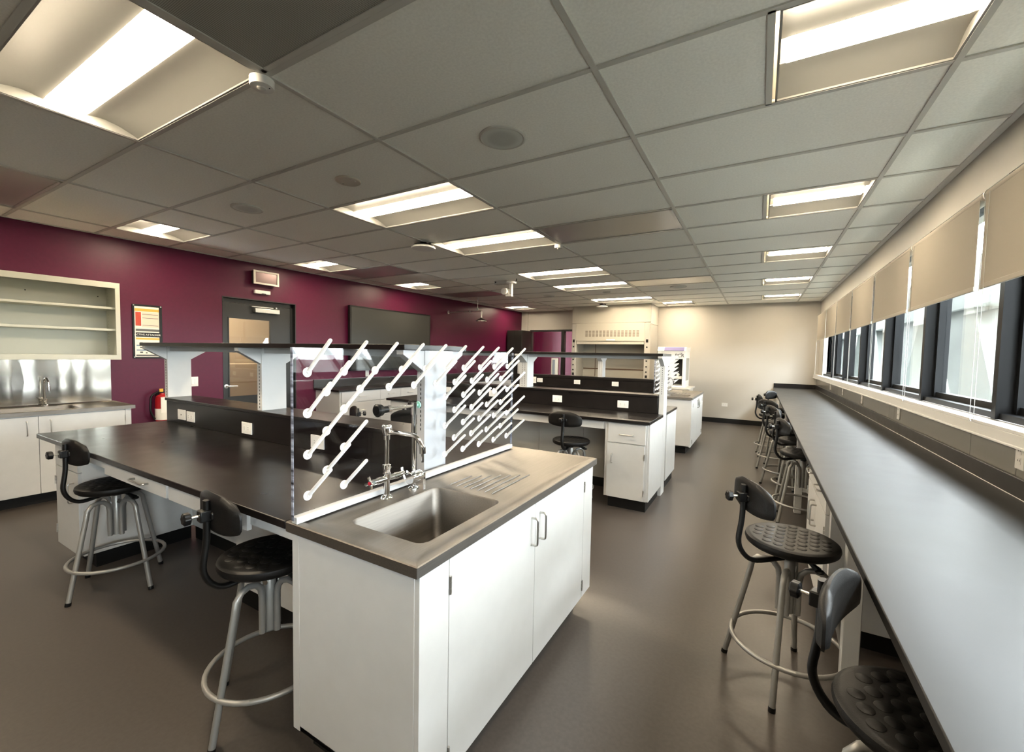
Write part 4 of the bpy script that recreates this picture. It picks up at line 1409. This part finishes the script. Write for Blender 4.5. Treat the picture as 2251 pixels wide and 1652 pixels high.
# ================================================================== LEFT WALL SINK UNIT + OPEN WALL CABINET
o = thing('sink_base_cabinet', 'white base cabinet with double doors under the steel counter on the plum wall', 'cabinet', tuple(WT @ Vector((.3, wy(1.2), 0))), -WA)
wy0, wy1 = wy(-.4), wy(1.772)
build('carcass', MB(WT).box(.002, .575, wy0, wy1, .10, .785), M['white'], o, bevel=.0015)
build('toe_kick', MB(WT).box(.002, .50, wy0 + .02, wy1 - .02, 0, .10), M['kick'], o)
ym1 = wy(1.15)
door_front(o, 'door', 'x', .595, ym1, wy1 - .045, .105, .78, handle=(ym1 + .07, .62, ym1 + .07, .74), hinge=(wy1 - .046, (.18, .70)), T=WT)
door_front(o, 'door', 'x', .595, ym1 - .60, ym1, .105, .78, handle=(ym1 - .07, .62, ym1 - .07, .74), T=WT)
door_front(o, 'door', 'x', .595, ym1 - 1.2, ym1 - .60, .105, .78, handle=(ym1 - .67, .62, ym1 - .67, .74), T=WT)
build('end_stile', MB(WT).box(.575, .592, wy1 - .044, wy1, .10, .785), M['white'], o)
o = thing('steel_wall_counter', 'stainless steel counter with inset bowl against the plum wall', 'sink', tuple(WT @ Vector((.3, wy(1.2), .787))), -WA)
s = 5
a0, a1 = wy(-.45), wy(1.80)
q0, q1 = wy(.92), wy(1.45)
top = MB(WT)
top.rings([rrect(.001, .615, a0, a1, .003, .787, s), rrect(.001, .615, a0, a1, .003, .820, s), rrect(.02, .597, a0 + .018, a1 - .018, .004, .822, s), rrect(.028, .589, a0 + .026, a1 - .026, .008, .815, s),
           rrect(.15, .50, q0, q1, .045, .815, s), rrect(.155, .495, q0 + .005, q1 - .005, .04, .80, s), rrect(.17, .48, q0 + .02, q1 - .02, .04, .66, s), rrect(.25, .40, q0 + .12, q1 - .12, .03, .65, s)], cap0=False)
build('deck', top, M['steel'], o, smooth=40)
# wavy polished splash back
spb = MB(WT)
loops = []
ny = 60
for i in range(ny + 1):
    yy = wy(-.45) + (wy(1.785) - wy(-.45)) * i / ny
    xo = .006 + .0035 * math.sin(i * .55) + .002 * math.sin(i * 1.13 + 1)
    loops.append([(.001, yy, .822), (xo, yy, .822), (xo + .002 * math.sin(i * .4), yy, 1.04), (xo, yy, 1.252), (.001, yy, 1.252)])
spb.rings(loops)
single('splashback', spb, M['steelw'], 'shiny wavy stainless steel splashback between the wall cabinet and steel counter', 'splashback', smooth=60)
fx_, fy_ = .085, wy(1.285)
o = thing('gooseneck_faucet', 'small chrome gooseneck faucet on the wall counter', 'faucet', tuple(WT @ Vector((fx_, fy_, .815))), -WA)
b = MB(WT)
b.lathe([(.0001, 0), (.024, 0), (.024, .008), (.014, .014), (.014, .045), (.018, .05), (.018, .065), (.009, .07)], (fx_, fy_, .815), 'z', 18)
build('faucet_base', b, M['chrome'], o)
b = MB(WT)
pp = [(fx_, fy_, .88), (fx_, fy_, 1.03)] + [(fx_ + .05 - .05 * math.cos(PI * q / 8), fy_ + .01 * q / 8, 1.03 + .05 * math.sin(PI * q / 8)) for q in range(1, 9)] + [(fx_ + .10, fy_ + .01, .99)]
b.tube(pp, .0085, 12)
b.cyl((fx_ + .10, fy_ + .01, 1.0), (fx_ + .10, fy_ + .01, .965), .012, 12)
build('spout', b, M['chrome'], o)
b = MB(WT)
b.tube([(fx_, fy_, .87), (fx_ + .01, fy_ - .04, .895)], [.006, .005], 8)
build('lever', b, M['chrome'], o)

o = thing('open_wall_cabinet', 'cream open-fronted wall cabinet with two shelves above the steel counter', 'cabinet', tuple(WT @ Vector((.16, wy(1.0), 1.259))), -WA)
c0, c1, cz0, cz1 = wy(-.2), wy(1.782), 1.259, 2.022
b = MB(WT)
b.box(.001, .32, c0, c1, cz1 - .02, cz1)
b.box(.001, .32, c0, c1, cz0, cz0 + .02)
b.box(.001, .32, c1 - .018, c1, cz0 + .02, cz1 - .02)
b.box(.001, .32, c0, c0 + .018, cz0 + .02, cz1 - .02)
b.box(.001, .008, c0, c1, cz0 + .02, cz1 - .02)
M['cab2'] = mat('cream_cabinet_paint', (0.56, 0.56, 0.48), 0.45)
build('carcass', b, M['cab2'], o, smooth=0)
b = MB(WT)
b.box(.321, .336, c0, c1, cz1 - .055, cz1)
b.box(.321, .336, c0, c1, cz0, cz0 + .048)
b.box(.321, .336, c1 - .036, c1, cz0 + .048, cz1 - .055)
build('face_frame', b, M['cab2'], o, bevel=.0015)
for z in (1.545, 1.76):
    build('shelf', MB(WT).box(.01, .30, c0 + .02, c1 - .02, z, z + .022), M['cab2'], o, bevel=.002)
b = MB(WT)
z = 1.30
while z < 1.96:
    for xx in (.06, .26):
        b.cyl((xx, c1 - .0185, z), (xx, c1 - .017, z), .003, 6)
    z += .032
for yy in (wy(1.2), wy(.3)):
    b.cyl((.008, yy, 1.90), (.0095, yy, 1.90), .006, 8)
b.cyl((.008, wy(1.70), 1.90), (.0095, wy(1.70), 1.90), .006, 8)
build('pin_holes', b, M['slot'], o)

# ================================================================== BENCH ALONG THE PLUM WALL UNDER THE SCREEN
o = thing('drawer_cabinet_run', 'white drawer and door cabinets under the black counter below the flat screen', 'cabinet', tuple(WT @ Vector((.3, wy(6), 0))), -WA)
e0, e1 = wy(4.14), wy(8.9)
build('carcass', MB(WT).box(.002, .575, e0, e1, .10, CT - CTH), M['white'], o, bevel=.0015)
build('toe_kick', MB(WT).box(.002, .50, e0 + .02, e1, 0, .10), M['kick'], o)
yy = e0 + .02
widths = [(.72, 'door2'), (.43, 'dr'), (.43, 'dr'), (.62, 'door2'), (.43, 'dr'), (.43, 'dr'), (.62, 'door2'), (.5, 'dr'), (.5, 'dr')]
for w_, kd in widths:
    ymn = yy + w_ / 2
    door_front(o, 'drawer', 'x', .595, yy, yy + w_, .63, .785, handle=(ymn - .06, .71, ymn + .06, .71), T=WT)
    if kd == 'dr':
        door_front(o, 'drawer', 'x', .595, yy, yy + w_, .38, .627, handle=(ymn - .06, .52, ymn + .06, .52), T=WT)
        door_front(o, 'drawer', 'x', .595, yy, yy + w_, .105, .377, handle=(ymn - .06, .25, ymn + .06, .25), T=WT)
    else:
        door_front(o, 'drawer', 'x', .595, yy, yy + w_, .345, .627, handle=(ymn - .06, .5, ymn + .06, .5), T=WT)
        door_front(o, 'drawer', 'x', .595, yy, yy + w_, .105, .342, handle=(ymn - .06, .25, ymn + .06, .25), T=WT)
    yy += w_
worktop('wall_counter', 'black counter top along the plum wall under the flat screen', MB(WT).box(.001, .61, wy(4.10), wy(8.92), CT - CTH, CT))
worktop('counter_upstand', 'black upstand behind the counter along the plum wall', MB(WT).box(.001, .022, wy(4.10), wy(8.92), CT, .95), cat='upstand')
outlet(WT, (.001, wy(6.35), 1.02), 'pink-tinted outlet plate on the plum wall above the far counter', 'outlets on the plum wall')
outlet(WT, (.001, wy(5.1), 1.02), 'outlet plate on the plum wall just below the flat screen', 'outlets on the plum wall')

# ================================================================== TALL DARK CABINET + FUME HOOD + PCR CABINET
o = thing('tall_cabinet', 'tall dark grey cabinet standing in the far corner by the plum wall', 'cabinet', (-5.25, 9.75, 0))
build('body', MB().box(-5.62, -5.19, 9.47, 9.95, 0, 2.0), M['darkcab'], o, bevel=.003)
build('door', MB().box(-5.615, -5.407, 9.452, 9.469, .08, 1.995), M['darkcab'], o, bevel=.002)
build('door', MB().box(-5.403, -5.195, 9.452, 9.469, .08, 1.995), M['darkcab'], o, bevel=.002)

HX0, HX1, HY = -3.865, -2.065, 9.5
o = thing('fume_hood', 'tall white fume hood with slotted panel and black knobs at the back wall', 'fume hood', (-2.96, 9.9, 0))
b = MB()
b.box(HX0, HX1, HY + .02, YB - .005, 2.14, CEIL - .001)
b.box(HX1 - .02, HX1, HY + .02, YB - .005, .0, 2.137)
b.box(HX0, HX0 + .02, HY + .02, YB - .005, .0, 2.137)
build('enclosure', b, M['hood'], o, bevel=.002)
build('side_cover', MB().box(HX1, HX1 + .012, HY, YB - .005, 0, 2.10).box(HX1, HX1 + .012, HY, YB - .005, 2.11, CEIL - .001), M['wall'], o, smooth=0)
build('header', MB().box(HX0 + .10, HX1 - .115, HY, HY + .018, 1.735, 2.14), M['hood'], o, bevel=.002)
build('header', MB().box(HX0, HX1, HY + .0, HY + .019, 2.143, CEIL - .001), M['hood'], o, bevel=.002)
gr = MB()
gx0, gx1 = -3.545, -2.285
n = 15
for i in range(n):
    x0 = gx0 + (gx1 - gx0) * i / n
    for j in range(9):
        zz = 1.83 + j * .0165
        gr.box(x0 + .012, x0 + (gx1 - gx0) / n - .014, HY - .0012, HY + .001, zz, zz + .008)
build('louvre_slots', gr, M['rust'], o, smooth=0)
s_ = MB(); s_.box(HX0 + .11, HX1 - .125, HY + .022, HY + .04, 1.66, 1.74)
build('sash_handle_rail', s_, M['hood'], o, bevel=.004)
build('badge', MB().box(-3.03, -2.83, HY - .002, HY, 1.745, 1.775), M['plastic'], o)
for (p0, p1) in ((HX0, HX0 + .10), (HX1 - .115, HX1)):
    c_ = MB(); c_.box(p0, p1, HY, HY + .06, .0, 2.137)
    col_ = build('corner_post', c_, M['wall'], o, bevel=.01)
    pm_ = (p0 + p1) / 2
    kn = MB()
    for zz in (1.60, 1.42, 1.30, 1.175, 1.06):
        kn.lathe([(.017, 0), (.017, .018), (.003, .019)], (pm_, HY - .018, zz), 'y', 12)
    build('knobs', kn, M['black'], col_)
    bx_ = MB(); bx_.box(pm_ - .024, pm_ + .024, HY - .004, HY, .93, .99); bx_.box(pm_ - .024, pm_ + .024, HY - .004, HY, 1.70, 1.77)
    build('switch_plate', bx_, M['black'], col_)
inn = MB()
inn.box(HX0 + .10, HX1 - .115, 10.03, 10.05, .86, 2.13)
inn.box(HX0 + .085, HX0 + .10, HY + .06, 10.03, .86, 2.13)
inn.box(HX1 - .115, HX1 - .10, HY + .06, 10.03, .86, 2.13)
build('liner', inn, M['hoodback'], o, smooth=0)
bf = MB(); bf.box(HX0 + .11, HX1 - .125, 10.02, 10.03, 1.07, 1.10); bf.box(HX0 + .4, HX1 - .125, 10.02, 10.03, 1.33, 1.335)
bf.cyl((-3.43, 9.95, .9), (-3.43, 9.95, 1.9), .008, 8)
build('baffle_slot', bf, M['rust'], o)
build('hood_worktop', MB().box(HX0 + .02, HX1 - .02, HY + .02, 10.03, .82, .86), M['epoxy'], o)
build('hood_base', MB().box(HX0 + .02, HX1 - .02, HY + .03, 10.0, .0, .82), M['white'], o)

# side bench carrying the PCR cabinet
single('side_table', MB().box(-1.98, -1.15, 8.9, 9.70, .765, .795).box(-1.95, -1.18, 8.95, 9.65, 0, .765), M['whited'], 'pale side table under the labelled cabinet by the back wall', 'table', bevel=.003)
PX0, PX1, PY_, PYB = -1.785, -1.262, 9.0, 9.60
o = thing('pcr_workstation', 'white PCR workstation cabinet with lavender top strip at the back wall', 'lab cabinet', (-1.52, 9.3, .80))
b = MB()
b.box(PX0, PX0 + .06, PY_, PYB - .02, .83, 1.52)
b.box(PX1 - .05, PX1, PY_, PYB - .02, .83, 1.52)
b.box(PX0, PX1, PYB - .02, PYB, .83, 1.52)
b.box(PX0, PX1, PY_, PYB, .797, .83)
b.box(PX0 + .06, PX1 - .05, PY_ + .001, PYB - .021, 1.36, 1.52)
b.prism([(PY_ - .02, 1.52), (PYB, 1.52), (PYB, 1.60), (PY_ + .05, 1.60)], PX0 - .01, PX1 + .01, 'x')
build('housing', b, M['plastic'], o, bevel=.004)
build('top_strip', MB().prism([(PY_ - .022, 1.528), (PY_ + .044, 1.596), (PY_ + .046, 1.592), (PY_ - .018, 1.524)], PX0 + .12, PX1 - .03, 'x'), M['lav'], o)
build('side_window', MB().box(PX1, PX1 + .002, PY_ + .12, PYB - .08, .93, 1.38), M['hoodback'], o)
build('interior', MB().box(PX0 + .06, PX1 - .05, PYB - .03, PYB - .02, .83, 1.36), M['darkcab'], o)
build('lamp_knob', MB().sphere((PX1 - .08, PY_ - .002, 1.475), .009), M['black'], o)
ml = MB(); ml.cyl((PX1 - .22, PY_ + .1, .99), (PX1 - .07, PY_ + .1, .99), .03, 12); ml.sphere((PX1 - .14, PY_ + .09, 1.05), .03)
build('instrument', ml, M['plastic'], o)
TM = Matrix.Translation((PX1 - .11, PY_ - .001, 1.425)) @ Matrix.Rotation(R_(90), 4, 'X')
textmesh('PCR', .095, TM, 'lettering', M['black'], o, depth=.001)

# things beyond the glazed partition
o = thing('framed_panel', 'narrow silver-framed panel on the plum wall beyond the glazed partition', 'panel', (-5.25, 11.98, .5))
build('frame', MB().box(-5.52, -5.30, 11.96, 12.0, .75, 1.30), M['hoodback'], o)
build('pane', MB().box(-5.48, -5.40, 11.955, 11.96, .80, 1.25), M['screen'], o)
o = thing('ceiling_light', 'added glowing panel that lights the room beyond the glazed partition', 'ceiling light', (-4.3, 11.0, CEIL - .02))  # emitter added only to light the room beyond, out of view
build('lens', MB().box(-4.9, -3.7, 10.8, 11.1, CEIL - .02, CEIL - .005), M['lens'], o)
o = thing('ceiling_light', 'added glowing panel that lights the corridor behind the charcoal door', 'ceiling light', tuple(WT @ Vector((-.9, wy(3.2), CEIL - .02))), -WA)  # unseen glow panel put in to brighten the corridor walls
build('lens', MB(WT).box(-1.2, -.7, wy(2.6), wy(3.8), CEIL - .02, CEIL - .005), M['lens'], o)
single('low_cabinet', MB(WT).box(-1.79, -1.4, wy(2.3), wy(4.2), 0, 1.15), M['tan'], 'tan low cabinet seen through the door glass', 'cabinet', bevel=.004)

# parts never carry the properties of a top-level thing
